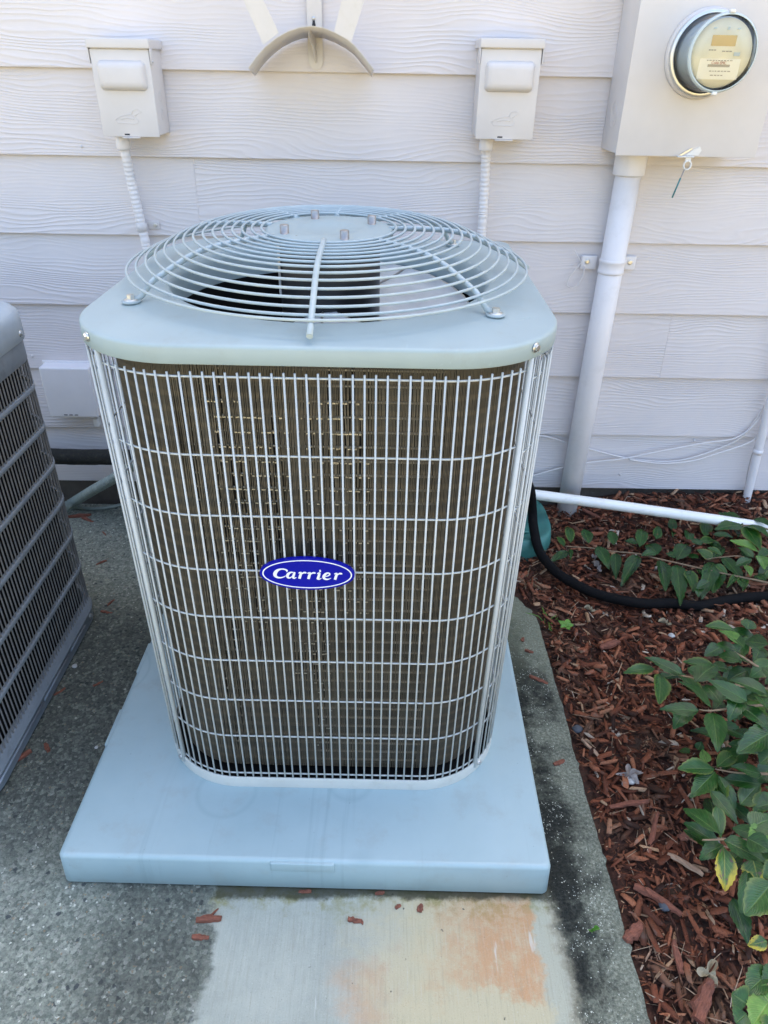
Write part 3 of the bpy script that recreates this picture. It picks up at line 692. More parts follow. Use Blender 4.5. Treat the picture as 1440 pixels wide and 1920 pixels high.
# ---- neighbouring louvered unit
L0 = Vector((-1.034, .03, 0.))
lu = thing('air_conditioner', 'darker slate-grey air conditioner with narrow louvered sides, cut off by the left edge', 'air conditioner', L0, 0, 'outdoor air conditioning units', local=True)
H2, R2 = .360, .10; RD2 = [R2]*4
def lrow(d, z): return [(x, y, z) for x, y, a in rs(H2-d, 0, 14, 6, [R2-d]*4)]
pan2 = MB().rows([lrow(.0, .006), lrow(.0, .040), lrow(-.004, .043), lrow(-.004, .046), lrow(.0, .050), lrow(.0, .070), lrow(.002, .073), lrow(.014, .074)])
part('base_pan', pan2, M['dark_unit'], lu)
GC2 = Vector((0, 0)); a2 = [math.atan2(y, x) for x, y, a in rs(H2, 0, 14, 6, RD2)]
h2 = lambda r_, z: [(r_*math.cos(a), r_*math.sin(a), z) for a in a2]
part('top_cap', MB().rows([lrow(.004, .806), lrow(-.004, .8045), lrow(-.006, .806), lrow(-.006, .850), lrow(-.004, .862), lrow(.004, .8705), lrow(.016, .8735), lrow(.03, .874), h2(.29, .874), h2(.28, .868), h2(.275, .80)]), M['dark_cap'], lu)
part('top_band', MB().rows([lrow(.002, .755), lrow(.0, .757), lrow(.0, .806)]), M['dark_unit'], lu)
part('inner_well', MB().rows([lrow(.024, .06), lrow(.024, .83)]), M['inner'], lu)
part('dark_floor', MB().lathe([(.0001, .62), (.277, .62), (.277, .80)], 40), M['inner'], lu)
lp = Path(H2, RD2)
sl = MB().prism([(-.0014, -.0016), (.0014, -.0016), (.0018, -.0005), (.0012, .0006), (-.0012, .0006), (-.0018, -.0005)], .070, .760).mesh('slat', M['dark_slat'])
nsl = int(lp.L/.0136)
for i in range(nsl):
    q, tg, nm = lp.at(i*lp.L/nsl)
    if q.x < -.30 and q.y < .2: continue
    o = link('slat', sl, lu, (q.x-nm.x*.0012, q.y-nm.y*.0012, 0)); o.rotation_euler.z = math.atan2(nm.y, nm.x)-PI/2
for z in (.692, .591, .489, .387, .283, .180):
    part('louver_band', MB().rows([lrow(.008, z-.006), lrow(.0, z-.006), lrow(-.001, z-.0045), lrow(-.001, z+.0045), lrow(.0, z+.006), lrow(.008, z+.006)]), M['dark_unit'], lu)
for y in (.27,): part('cap_screw', hexbolt(MB(), (.366, y, .822), (1, 0, 0), .0055, .006, .008), M['zinc'], lu)
part('pan_screw', hexbolt(MB(), (.3605, .262, .028), (1, 0, 0), .0055, .006, .008), M['zinc'], lu)
for y0, y1 in ((-.33, -.06), (-.05, .10), (.12, .22)): part('pan_rib', MB().tube([(.3605, y0, .030), (.3605, y1, .030)], .0035, 8), M['dark_unit'], lu)

# ================================================================== ON THE WALL
EXW, EZW, EYW = (1, 0, 0), (0, 0, 1), (0, -1, 0)          # wall frame: x along, y up, z outwards
def disconnect(label, x0, x1, zb, zt, lean):
    """x0..x1 front face, box .1 deep"""
    dp = .105; t = thing('disconnect_box', label, 'electrical box', ((x0+x1)/2, WALL, zb), 0, 'electrical disconnect boxes on the siding')
    yf = WALL-dp
    part('body', MB().box((x0, yf, zb), (x1, WALL+.004, zt-.004), .003), M['wallpaint'], t)
    # door sheet, slightly proud, with its raised boss
    door = part('door', MB().box((x0-.0015, yf-.003, zb-.003), (x1+.0015, yf-.0005, zt-.022), .0012), M['wallpaint'], t)
    w = x1-x0; bw = w*.42; bz = zb+(zt-zb)*.63; bh = (zt-zb)*.155
    cxm = (x0+x1)/2
    rr = []
    for d, h in ((0, 0), (.0015, .006), (.004, .013), (.009, .017), (.016, .018)):
        rr.append([(cxm+x, yf-.003-h, bz+z) for x, z in rrect(bw-d, bh-d*1.15, max(.012-d*.3, .003))])
    b = MB().rows(rr); b.f.append(tuple(range(len(b.v)-len(rr[0]), len(b.v)))); b.sm.append(True)
    part('boss', b, M['wallpaint'], door)
    # embossed mark near the lower edge: a low leaf shape with a curl
    ex, ez = cxm-w*.02, zb+(zt-zb)*.165; k = w/.13
    em = MB()
    st = [[(-30, 0), (-20, 6), (-5, 11), (8, 12), (16, 8), (24, -3), (18, -7), (-24, -6), (-30, 0)], [(10, 12), (14, 20), (24, 23), (34, 17), (24, 14), (17, 9)], [(-16, 2), (-2, 5), (14, 2)]]
    for q in st: em.tube([(ex+a*.001*k, yf-.003, ez+c*.001*k) for a, c in q], .0011, 6)
    part('embossed_mark', em, M['wallpaint'], door)
    # hood on top with turned-down ears
    part('hood', MB().box((x0-.006, yf-.010, zt-.020), (x1+.006, WALL+.003, zt), .002).box((x0-.006, yf-.006, zt-.052), (x0-.0035, yf+.016, zt-.018), .001).box((x1+.0035, yf-.006, zt-.052), (x1+.006, yf+.016, zt-.018), .001), M['wallpaint'], t)
    part('hinge_pin', MB().tube([(x1+.004, yf+.004, zt-.046), (x1+.0085, yf+.004, zt-.046)], .003, 8), M['zinc'], t)
    part('hasp', MB().box((cxm-.022, yf-.010, zb-.006), (cxm+.022, yf+.002, zb-.0035), .0008), M['wallpaint'], t)
    part('hasp_slot', MB().box((cxm-.017, yf-.0036, zb+.0005), (cxm-.004, yf-.0026, zb+.004)), M['slot'], t)
    for dz in (.045, .085):
        part('knockout', MB().lathe([(.0125, 0), (.0125, .0006), (.0105, .0006), (.0105, 0)], 20, ((x1+.0002, yf+.055, zb+dz), (0, 1, 0), (0, 0, 1), (1, 0, 0))), M['wallpaint'], t)
    return t
def rrect(a, b, r_, n=6):
    out = []
    for sx, sz, a0 in ((1, 1, 0), (-1, 1, 90), (-1, -1, 180), (1, -1, 270)):
        for i in range(n+1):
            q = R(a0+90*i/n); out.append((sx*(a-r_)+r_*math.cos(q), sz*(b-r_)+r_*math.sin(q)))
    return out
OFF = .105
pL0, pL1 = W(196, 253, OFF), W(299, 255, OFF); pLt = W(166, 88, OFF)
disconnect('beige electrical box with raised boss, left of the hose hanger', pL0.x, pL1.x, pL0.z, W(225, 72, OFF).z, 0)
pR0, pR1 = W(892, 258, OFF), W(997, 258, OFF)
disconnect('beige electrical box with raised boss, between the hose hanger and the electric meter', pR0.x, pR1.x, pR0.z, W(958, 72, OFF).z, 0)

def flex(name, label, pts, r_, m, fit=True, strap=None, group='conduits dropping from the electrical boxes'):
    """corrugated conduit with a threaded fitting at its top"""
    P = [Vector(p) for p in pts]; Q = []
    for i in range(len(P)-1):
        p0, p1, p2, p3 = P[max(i-1, 0)], P[i], P[i+1], P[min(i+2, len(P)-1)]
        n_ = max(2, int((p2-p1).length/.0022))
        for j in range(n_):
            t = j/n_; Q.append(.5*((2*p1)+(p2-p0)*t+(2*p0-5*p1+4*p2-p3)*t*t+(3*p1-p0-3*p2+p3)*t**3))
    Q.append(P[-1])
    t_ = thing(name, label, 'conduit', tuple(P[-1]), 0, group)
    part('ribbed_hose', MB().tube(Q, [r_*(1+.06*math.sin(i*1.2)) for i in range(len(Q))], 12), m, t_)
    if fit:
        a = P[0]
        part('fitting', MB().lathe([(r_*1.05, .012), (r_*1.4, .011), (r_*1.4, -.001), (r_*1.45, -.002), (r_*1.45, -.020), (r_*1.3, -.023), (r_*1.02, -.024)], 18, (a, (1, 0, 0), (0, 1, 0), (0, 0, 1))), m, t_)
    if strap is not None:
        s = P[strap]
        part('strap', MB().lathe([(r_*1.12, -.011), (r_*1.25, -.010), (r_*1.25, .010), (r_*1.12, .011)], 16, (s, (1, 0, 0), (0, 1, 0), (0, 0, 1))).box((s.x+r_, WALL-.004, s.z-.011), (s.x+r_+.03, WALL-.001, s.z+.011), .001), M['wallpaint'], t_)
        part('strap_screw', hexbolt(MB(), (s.x+r_+.019, WALL-.004, s.z), (0, -1, 0), .0042, .004, .0058), M['zinc'], t_)
    return t_
cl = [W(230, 262, .05), W(238, 300, .045), W(247, 345, .035), W(259, 395, .03), W(266, 425, .028), W(273, 455, .028)]
cl += [Vector((cl[-1].x+.01, WALL-.03, .75)), Vector((cl[-1].x+.03, WALL-.07, .48)), Vector((cl[-1].x+.09, WALL-.20, .33)), Vector((-.26, .50, .29)), Vector((-.23, .40, .285))]
flex('flexible_conduit', 'ribbed beige conduit dropping from the left electrical box, strapped to the siding', cl, .0125, M['pvc'], True, 4)
cr = [W(912, 264, .05), W(911, 290, .04), W(909, 340, .03), W(906, 390, .026), W(904, 425, .026)]
cr += [Vector((cr[-1].x, WALL-.026, .75)), Vector((cr[-1].x-.005, WALL-.04, .50)), Vector((cr[-1].x-.01, WALL-.12, .34)), Vector((.33, .62, .28)), Vector((.31, .50, .275)), Vector((.30, .40, .275))]
flex('flexible_conduit', 'ribbed beige conduit dropping straight from the electrical box beside the meter', cr, .0125, M['pvc'])

# ---- hose bracket
hb = thing('hose_hanger', 'beige metal half-moon hose hanger on the siding between the two electrical boxes', 'hose hanger', tuple(W(592, 128)), 0)
OUT = .13
arcP = [W(u, v, OUT) for u, v in ((465, 127), (480, 106), (497, 87), (518, 70), (540, 58), (560, 51), (583, 48), (606, 51), (628, 60), (648, 71), (665, 84), (682, 104), (701, 129))]
c0 = W(588, 68); 
back = []
for p in arcP: back.append(Vector((c0.x+(p.x-arcP[6].x)*1.0, WALL-.004, c0.z+(p.z-arcP[6].z)*1.0)))
arc = MB(); th = .0022
nr = lambda i, L: (lambda t: Vector((-t.z, 0, t.x)))((L[min(i+1, len(L)-1)]-L[max(i-1, 0)]).normalized())
rowsA = [[p for p in arcP], [p for p in back], [p-nr(i, back)*th for i, p in enumerate(back)], [p-nr(i, arcP)*th for i, p in enumerate(arcP)], [p for p in arcP]]
arc.rows(rowsA, closed=False)
for i in (0, -1): arc.add([rowsA[0][i], rowsA[1][i], rowsA[2][i], rowsA[3][i]], [(0, 1, 2, 3)])
part('saddle', arc, M['hook'], hb)
def strip(pts, nrm, th=.0024, name='strut', m=M['hook'], par=hb):
    a = [Vector(p) for p in pts]; nv = Vector(nrm).normalized()*th; k = len(a)
    mb = MB().add(a+[p+nv for p in a], [tuple(range(k))[::-1], tuple(range(k, 2*k))]+[(i, (i+1) % k, k+(i+1) % k, k+i) for i in range(k)]); return part(name, mb, m, par)
zt_ = .20
a, b = W(494, 84, OUT+.003), W(523, 62, OUT+.003); a2_, b2_ = W(456, 0, OUT+.003), W(493, 0, OUT+.003); k_ = 2.4
strip([a, b, b+(b2_-b)*k_, a+(a2_-a)*k_], (0, 1, 0))
a, b = W(626, 60, OUT+.003), W(659, 78, OUT+.003); a2_, b2_ = W(641, 0, OUT+.003), W(683, 0, OUT+.003)
strip([a, b, b+(b2_-b)*k_, a+(a2_-a)*k_], (0, 1, 0))
pl0, pl1 = W(576, 48, .004), W(604, 48, .004); w_ = pl1.x-pl0.x; xm = (pl0.x+pl1.x)/2
zlow = W(592, 131, .004).z
part('mount_plate', MB().prism([(-w_/2, .33)]+[(w_/2*math.cos(R(180+q)), w_/2+w_/2*math.sin(R(180+q))) for q in range(0, 181, 15)]+[(w_/2, .33)], 0, .0022, .0006, ((xm, WALL-.002, zlow), EXW, EZW, EYW)), M['hook'], hb)
kh = W(588, 36, .007)
part('keyhole', MB().prism([(.0045*math.cos(R(q)), -.004+.0065*math.sin(R(q))) for q in range(140, 401, 20)]+[(.0022, .008), (-.0022, .008)], 0, .0006, 0, ((kh.x, WALL-.0044, kh.z-.008), EXW, EZW, EYW)), M['slot'], hb)
part('screw', MB().lathe([(.0048, 0), (.0044, .0015), (.0025, .0024), (.0001, .0026)], 14, ((kh.x, WALL-.0052, kh.z+.002), EXW, EZW, EYW)), M['zinc'], hb)
tg0 = W(577, 57, OUT-.006); tk = W(591, 118, .012)
tongue = [tg0, Vector((tk.x-.008, WALL-.085, tg0.z-.016)), Vector((tk.x-.003, WALL-.050, tg0.z-.030)), Vector((tk.x, WALL-.014, tk.z+.004)), Vector((tk.x, WALL-.006, tk.z)), Vector((tk.x, WALL-.006, tk.z+.055)), Vector((tg0.x+.004, WALL-.03, tg0.z-.002))]
strip(tongue, (1, 0, 0), .003, 'tongue')

# ---- meter cabinet, meter, conduit
OM = .15
m0, m1 = W(1155, 289, OM), W(1415, 289, OM)
mc = thing('meter_cabinet', 'large beige steel meter cabinet on the siding at the upper right', 'meter box', ((m0.x+m1.x)/2, WALL, m0.z))
XL, XR, ZB, YF = m0.x, m1.x, m0.z, WALL-OM
part('body', MB().box((XL, YF+.004, ZB), (XR, WALL+.004, ZB+.56), .003), M['wallpaint'], mc)
cov = part('cover', MB().box((XL-.002, YF-.001, ZB-.003), (XR+.002, YF+.003, ZB+.562), .001), M['wallpaint'], mc)
for rad in (.030, .019):
    p = Vector((XL, WALL-.075, ZB+.085)); part('knockout', MB().lathe([(rad, -.0002), (rad, .0007), (rad-.0022, .0007), (rad-.0022, -.0002)], 28, (p, (0, 1, 0), (0, 0, 1), (-1, 0, 0))), M['wallpaint'], mc)
la = W(1288, 289, OM)
part('latch', MB().box((la.x-.026, YF-.012, ZB-.004), (la.x+.016, YF-.001, ZB-.001), .0008).prism([(-.012, .0), (.020, .0), (.026, .012), (.020, .020), (.006, .014)], 0, .002, .0005, ((la.x+.008, YF-.001, ZB), EXW, EZW, EYW)), M['tagp'], mc)
part('latch_hasp', MB().prism([(-.026, .001), (-.02, .001), (.006, .017), (.010, .016), (-.016, -.001)], 0, .0012, 0, ((la.x, YF-.004, ZB), EXW, EZW, EYW)), M['zinc'], mc)
seal = thing('seal_tag', 'small white seal tag on a teal wire hanging from the meter cabinet latch', 'tag', (la.x+.004, YF-.008, ZB-.075))
sc0 = Vector((la.x+.004, YF-.008, ZB-.022))
part('seal_ring', MB().tube([(sc0.x+.009*math.cos(q*PI/8), sc0.y, sc0.z+.010*math.sin(q*PI/8)) for q in range(16)], .0022, 7, closed=True).box((sc0.x-.008, sc0.y-.001, sc0.z+.008), (sc0.x+.006, sc0.y+.001, sc0.z+.019), .0006), M['tagp'], seal)
part('seal_wire', MB().tube([sc0+Vector((-.004, 0, -.006)), sc0+Vector((-.010, -.001, -.028)), sc0+Vector((-.016, 0, -.052))], .0016, 6), M['steel'], seal)
part('seal_sleeve', MB().tube([sc0+Vector((-.0105, -.001, -.029)), sc0+Vector((-.021, 0, -.076))], .0022, 7), M['sealwire'], seal)
# meter
mface = Yp(1356, 100, YF-.115); MC = Vector((mface.x, YF, mface.z)); MR = .079
meter = thing('electric_meter', 'round glass-covered electric meter with a cream dial on the meter cabinet', 'electric meter', tuple(MC))
mfrm = (MC, EXW, EZW, EYW)
part('mounting_ring', MB().lathe([(.088, .0), (.0925, .003), (.0925, .010), (.088, .016), (.083, .017), (.083, .0)], 48, mfrm), M['wallpaint'], meter)
part('locking_band', MB().lathe([(.085, .016), (.0875, .018), (.0875, .027), (.085, .029), (.080, .029)], 48, mfrm), M['ring'], meter)
part('inner_drum', MB().lathe([(.066, .0), (.069, .02), (.069, .096), (.066, .104)], 48, mfrm), M['meterbody'], meter)
fo = .106
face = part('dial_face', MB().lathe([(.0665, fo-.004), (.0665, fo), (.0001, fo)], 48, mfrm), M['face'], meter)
def fbox(x0, x1, z0, z1, h=.0012): return MB().box((MC.x+x0, YF-fo-h, MC.z+z0), (MC.x+x1, YF-fo+.0005, MC.z+z1))
part('display', fbox(-.028, .026, .014, .034, .002), M['lcd'], face)
part('label_plate', fbox(-.046, .046, -.050, -.010), M['lightprint'], face)
part('barcode', fbox(-.026, .024, -.026, -.021, .0016), M['print'], face)
pr_ = MB()
for i, (z, a, b) in enumerate(((-.0135, -.030, .032), (-.034, -.02, .03), (-.042, -.016, .012), (.006, -.03, -.012), (.004, .0, .022))):
    x = a
    while x < b-.003:
        w = random.uniform(.003, .007); pr_.box((MC.x+x, YF-fo-.0016, MC.z+z-.0010), (MC.x+x+w, YF-fo, MC.z+z+.0010)); x += w+.002
part('printed_lines', pr_, M['print'], face)
for x, z, w, h in ((-.026, .047, .007, .003), (.004, .047, .005, .006), (.027, .046, .007, .003), (.034, -.001, .013, .007)): part('port', fbox(x-w/2, x+w/2, z-h/2, z+h/2, .002), M['meterbody'], face)
def text_part(txt, size, o, ex, ey, m, parent, name='lettering', shear=0., ext=.0003):
    cu = bpy.data.curves.new('lettering', 'FONT'); cu.body = txt; cu.size = size; cu.align_x = 'CENTER'; cu.align_y = 'CENTER'; cu.shear = shear; cu.extrude = ext
    to = bpy.data.objects.new('lettering', cu); COL.objects.link(to); dg = bpy.context.evaluated_depsgraph_get()
    me = bpy.data.meshes.new_from_object(to.evaluated_get(dg)); bpy.data.objects.remove(to)
    ex, ey = Vector(ex), Vector(ey); ez = ex.cross(ey); o = Vector(o)-base_of(parent)
    me.transform(Matrix(((ex.x, ey.x, ez.x, o.x), (ex.y, ey.y, ez.y, o.y), (ex.z, ey.z, ez.z, o.z), (0, 0, 0, 1))))
    me.materials.clear(); me.materials.append(m); return link(name, me, parent)
text_part('Cobb EMC', .0075, (MC.x-.002, YF-fo-.0019, MC.z-.0182), EXW, EZW, M['redprint'], face)
glass = MB().lathe([(.0785, .016), (.0785, .030), (.0765, .034), (.0755, .104), (.0735, .112), (.069, .1165), (.060, .1185), (.03, .120), (.0001, .1203)], 64, mfrm)
part('glass_cover', glass, M['glass'], meter)
part('glass_rim', MB().lathe([(.0757, .1085), (.0768, .110), (.0762, .1135), (.0738, .1165), (.0712, .1180), (.0716, .1155)], 64, mfrm), M['rimglass'], meter)
part('rim_clip', MB().box((MC.x-.006, YF-.119, MC.z-.081), (MC.x+.006, YF-.107, MC.z-.074), .002).box((MC.x-.006, YF-.119, MC.z+.074), (MC.x+.006, YF-.107, MC.z+.081), .002), M['tagp'], meter)

# big painted conduit
PR = .0505
pt, pb = W(1182, 300, .052+0), G(1066, 966, .02)
px_ = (W(1143, 335, .052).x+W(1198, 340, .052).x)/2
pc = thing('service_conduit', 'thick beige plastic conduit running from the meter cabinet down into the mulch', 'conduit', (px_, WALL-.055, 0))
xa = (W(1140, 420, .052).x+W(1187, 420, .052).x)/2; xb = (W(1039, 940, .055).x+W(1097, 940, .055).x)/2
ztop, zs = ZB-.003, .0
def pcx(z): zA, zB_ = W(1160, 420, .052).z, W(1068, 940, .055).z; return xb+(xa-xb)*(z-zB_)/(zA-zB_)
rad = (W(1187, 420, .052).x-W(1140, 420, .052).x)/2*.985
yc = WALL-rad-.006
part('pipe', MB().tube([(pcx(ztop), yc, ztop), (pcx(.6), yc, .6), (pcx(-.08), yc, -.08)], rad, 32), M['pvc'], pc)
zc = W(1180, 333, .1).z
part('coupling', MB().lathe([(rad*1.005, zc-.001), (rad*1.20, zc), (rad*1.22, zc+.003), (rad*1.22, ztop)], 36, ((pcx(zc), yc, 0), (1, 0, 0), (0, 1, 0), (0, 0, 1))), M['pvc'], pc)
zst = W(1130, 500, .05).z
stp = MB().lathe([(rad*1.0, zst-.020), (rad*1.07, zst-.019), (rad*1.07, zst-.012), (rad*1.035, zst-.010), (rad*1.035, zst+.010), (rad*1.07, zst+.012), (rad*1.07, zst+.019), (rad*1.0, zst+.020)], 36, ((pcx(zst), yc, 0), (1, 0, 0), (0, 1, 0), (0, 0, 1)))
for sx in (-1, 1): stp.box((pcx(zst)+sx*(rad+.001)-(.044 if sx < 0 else 0), WALL-.007, zst-.018), (pcx(zst)+sx*(rad+.001)+(.044 if sx > 0 else 0), WALL-.001, zst+.020), .002)
part('strap', stp, M['pvc'], pc)
for sx in (-1, 1): part('strap_screw', hexbolt(MB(), (pcx(zst)+sx*(rad+.028), WALL-.007, zst+.004), (0, -1, 0), .005, .0045, .0075), M['zinc'], pc)
lw = [W(u, v, .012) for u, v in ((1078, 470), (1085, 484), (1090, 492), (1078, 505), (1066, 522), (1062, 535), (1072, 541), (1083, 535), (1094, 515), (1096, 498))]
tag(fin(part('wire_loop', MB().tube(lw, .0016, 6), M['cable']), lw[5]), 'thin pale wire loop hanging from the strap of the thick conduit', 'wire')

# slim pipe at the right edge
sp0, sp1 = W(1441, 765, .03), W(1396, 950, .03)
d_ = sp1-sp0
spm = thing('slim_conduit', 'slim pale conduit standing against the siding at the right edge', 'conduit', tuple(sp1))
part('pipe', MB().tube([sp0-d_*.9, sp0, sp1, sp1+d_*.25], .0135, 16), M['pvc'], spm)
ck = sp0+d_*.42
part('strap', MB().lathe([(.0140, -.008), (.0155, -.008), (.0155, .008), (.0140, .008)], 14, (ck, (1, 0, 0), (0, 1, 0), (0, 0, 1))), M['pvc'], spm)

def cable(name, label, px, r_, m, off=.007, cat='cable', group=None):
    P = [W(u, v, off) if len((u, v)) == 2 else None for u, v in px]
    o = tag(fin(part(name, MB().tube(smooth(P), r_, 7), m), P[0]), label, cat, group); return o
def smooth(P, n_=6):
    P = [Vector(p) for p in P]; Q = []
    for i in range(len(P)-1):
        p0, p1, p2, p3 = P[max(i-1, 0)], P[i], P[i+1], P[min(i+2, len(P)-1)]
        for j in range(n_):
            t = j/n_; Q.append(.5*((2*p1)+(p2-p0)*t+(2*p0-5*p1+4*p2-p3)*t*t+(3*p1-p0-3*p2+p3)*t**3))
    return Q+[P[-1]]
cg = 'thin cables along the foot of the siding'
cable('wall_cable', 'thin pale cable dipping from behind the thick conduit and curving up to the slim conduit', [(985, 818), (1020, 818), (1060, 829), (1110, 843), (1160, 856), (1215, 864), (1270, 864), (1330, 848), (1390, 820), (1425, 775), (1445, 740)], .0030, M['cable'], .009, group=cg)
cable('wall_cable', 'thin pale cable rising in a nearly straight line from the wire-grille air conditioner', [(960, 902), (1000, 892), (1050, 878), (1100, 868), (1170, 860), (1240, 846), (1320, 831), (1380, 821), (1420, 790), (1447, 745)], .0028, M['cable'], .015, group=cg)
cable('wall_cable', 'thin pale cable, lowest of those bunched at the slim conduit', [(1180, 862), (1240, 869), (1300, 864), (1350, 849), (1400, 832), (1422, 815), (1440, 770)], .0028, M['cable'], .0205, group=cg)
cable('wall_cable', 'fine cable running down beside the slim conduit into the mulch', [(1437, 790), (1418, 830), (1405, 870), (1398, 910), (1396, 935)], .0016, M['cable2'], .012, group=cg)

# small white box low on the wall, between the two units
b0, b1 = W(95, 782, .05), W(186, 786, .05); bt = W(140, 690, .05).z
wb = thing('utility_box', 'off-white plastic utility box low on the siding between the two air conditioners', 'utility box', (b0.x, WALL, b0.z))
bm = bmesh.new(); bmesh.ops.create_cube(bm, size=1, matrix=Matrix.Translation(((b0.x+b1.x)/2, WALL-.025, (b0.z+bt)/2)) @ Matrix.Diagonal((b1.x-b0.x, .054, bt-b0.z, 1)))
part('cover', MB().bm(bm, .006, 3), M['wbox'], wb)
part('back_plate', MB().box((b0.x-.006, WALL-.006, b0.z-.006), (b1.x+.035, WALL+.001, bt+.006), .002), M['wbox'], wb)
for i in range(3): part('vent_slot', MB().box((b0.x+.046+i*.017, WALL-.0526, b0.z+.008), (b0.x+.057+i*.017, WALL-.0515, b0.z+.011)), M['slot'], wb)
cp0 = W(181, 792, .02); part('cable_clip', MB().box((cp0.x-.008, cp0.y-.006, cp0.z-.014), (cp0.x+.008, WALL, cp0.z+.012), .003), M['tagp'], wb)

# black insulated line, conduits and wires on the ground between the units
ip = [Yp(u, v, .85) for u, v in ((20, 852), (90, 855), (150, 857), (215, 857))]; ip = [ip[0]+Vector((-.5, 0, 0))]+ip+[ip[-1]+Vector((.25, .0, 0)), ip[-1]+Vector((.36, .08, 0))]
q_ = smooth(ip); tag(fin(part('insulated_pipe', MB().tube(q_, [.026*(1+.06*mn.noise((i*.7, 0, 0))) for i in range(len(q_))], 12), M['insul']), ip[2]), 'black foam-insulated refrigerant line along the foot of the siding', 'pipe')
gf = [G(60, 985, .03), G(105, 962, .03), G(140, 940, .035), Yp(180, 916, .80), Yp(215, 896, .78), Yp(250, 872, .74), Yp(300, 840, .60)]
flex('flexible_conduit', 'grey-green ribbed conduit crossing the slab between the two air conditioners', gf, .0165, M['greyflex'], False, group='conduits dropping from the electrical boxes')
def gcable(label, px, r_, m, z=.006):
    P = [G(*p, z) for p in px]; return tag(fin(part('ground_cable', MB().tube(smooth(P), r_, 7), m), P[0]), label, 'cable', 'cables lying behind the air conditioners')
gcable('white cable lying on the slab under the grey-green ribbed conduit', [(80, 912), (126, 920), (165, 927), (200, 932), (235, 936), (300, 940)], .0045, M['whitepvc'])
gcable('grey-green cable curving over the slab in front of the white cable', [(100, 952), (140, 951), (175, 954), (205, 951), (230, 946), (280, 938)], .0060, M['greyflex'])
gcable('pinkish thin cable nearest the foundation behind the two units', [(70, 905), (122, 909), (150, 913), (200, 916), (250, 915)], .0035, M['cable2'])

# ---- white pipe, hose, splash block
wp = [Vector((.22, .845, .16)), Yp(930, 917, .80), Yp(985, 925, .79), Yp(1150, 947, .76), Yp(1340, 974, .725), Yp(1445, 990, .705)]; wp.append(wp[-1]+(wp[-1]-wp[-2])*2)
tag(fin(part('white_pipe', MB().tube(wp, .0168, 16), M['whitepvc']), wp[1]), 'white plastic pipe running across the mulch in front of the siding', 'pipe')
hp = [Vector((.20, .62, .02)), Vector((.34, .60, .06)), Vector((.46, .57, .20)), Yp(965, 890, .55), Yp(985, 902, .64), Yp(994, 918, .68), Yp(998, 955, .70), G(1000, 985, .10), G(1010, 1030, .055), G(1032, 1062, .04), G(1062, 1086, .035), G(1120, 1114, .03), G(1200, 1131, .028), G(1260, 1131, .03), G(1310, 1136, .032), G(1360, 1126, .034), G(1400, 1120, .034), G(1450, 1117, .034), G(1560, 1105, .03), G(1700, 1120, .03)]
tag(fin(part('garden_hose', MB().tube(smooth(hp, 8), .0148, 12), M['hose']), hp[7]), 'black rubber hose snaking out over the red mulch from behind the unit', 'hose')
sb = thing('splash_block', 'green plastic splash block half hidden behind the air conditioner', 'splash block', (.52, .80, 0))
def sbrow(s, z): return [(.52+x*s[0]+s[2], .79+y*s[1], z) for x, y in [(math.copysign(abs(math.cos(2*PI*k/48))**.6, math.cos(2*PI*k/48)), math.copysign(abs(math.sin(2*PI*k/48))**.6, math.sin(2*PI*k/48))) for k in range(48)]]
tray = MB().rows([sbrow((.17, .16, 0), -.02), sbrow((.172, .162, 0), .02), sbrow((.168, .156, 0), .060), sbrow((.160, .148, 0), .064), sbrow((.150, .138, 0), .060), sbrow((.105, .085, -.02), .030), sbrow((.06, .03, -.03), .026)])
tray.f.append(tuple(range(len(tray.v)-48, len(tray.v)))); tray.sm.append(True)
part('tray', tray, M['green'], sb)
for dy in (-.03, .03): part('tray_rib', MB().tube([(.42, .79+dy, .030), (.62, .79+dy*2.2, .040)], .006, 8), M['green'], sb)

# ================================================================== MULCH
def chip_cloud(n, xr, yr, lmin, lmax, rng, zlift, keep=None):
    """many splintered chips as one vertex array: each a bent, tapered 6-gon prism"""
    x = rng.uniform(*xr, n); y = rng.uniform(*yr, n); ok = np.ones(n, bool)
    L = lmin+(lmax-lmin)*rng.beta(1.3, 3.2, n); Wd = np.clip(L*np.where(rng.uniform(0, 1, n) < .45, rng.uniform(.07, .18, n), rng.uniform(.16, .42, n)), .0013, .012); T = np.clip(Wd*rng.uniform(.25, .7, n), .001, .006)
    if keep is not None: ok = keep(x, y, L, rng)
    x, y, L, Wd, T = [q[ok] for q in (x, y, L, Wd, T)]; n = len(x)
    yaw = rng.uniform(0, 2*PI, n); pit = rng.normal(0, .20, n); rol = rng.normal(0, .45, n)
    z = np.array([mulch_z(a, b) for a, b in zip(x, y)])+rng.uniform(0, zlift, n)
    prof = np.array([[-.5, -.3], [-.36, .5], [.30, .42], [.5, .1], [.40, -.5], [-.28, -.46]])
    P = np.repeat(prof[None], n, 0)+rng.normal(0, .07, (n, 6, 2))
    v = np.zeros((n, 12, 3)); v[:, :6, 0] = P[..., 0]*L[:, None]; v[:, :6, 1] = P[..., 1]*Wd[:, None]
    v[:, 6:, :2] = v[:, :6, :2]*rng.uniform(.75, .98, (n, 1, 1)); v[:, 6:, 2] = T[:, None]*rng.uniform(.5, 1.2, (n, 6))
    bend = rng.normal(0, 1.6, n)[:, None]; v[:, :, 2] += bend*v[:, :, 0]**2*4
    def rot(a, i, j):
        c, s = np.cos(a)[:, None], np.sin(a)[:, None]; p, q = v[:, :, i].copy(), v[:, :, j].copy(); v[:, :, i] = c*p-s*q; v[:, :, j] = s*p+c*q
    rot(rol, 1, 2); rot(pit, 0, 2); rot(yaw, 0, 1)
    v += np.stack([x, y, z], 1)[:, None]
    return v, rng.beta(1.35, 1.7, n)
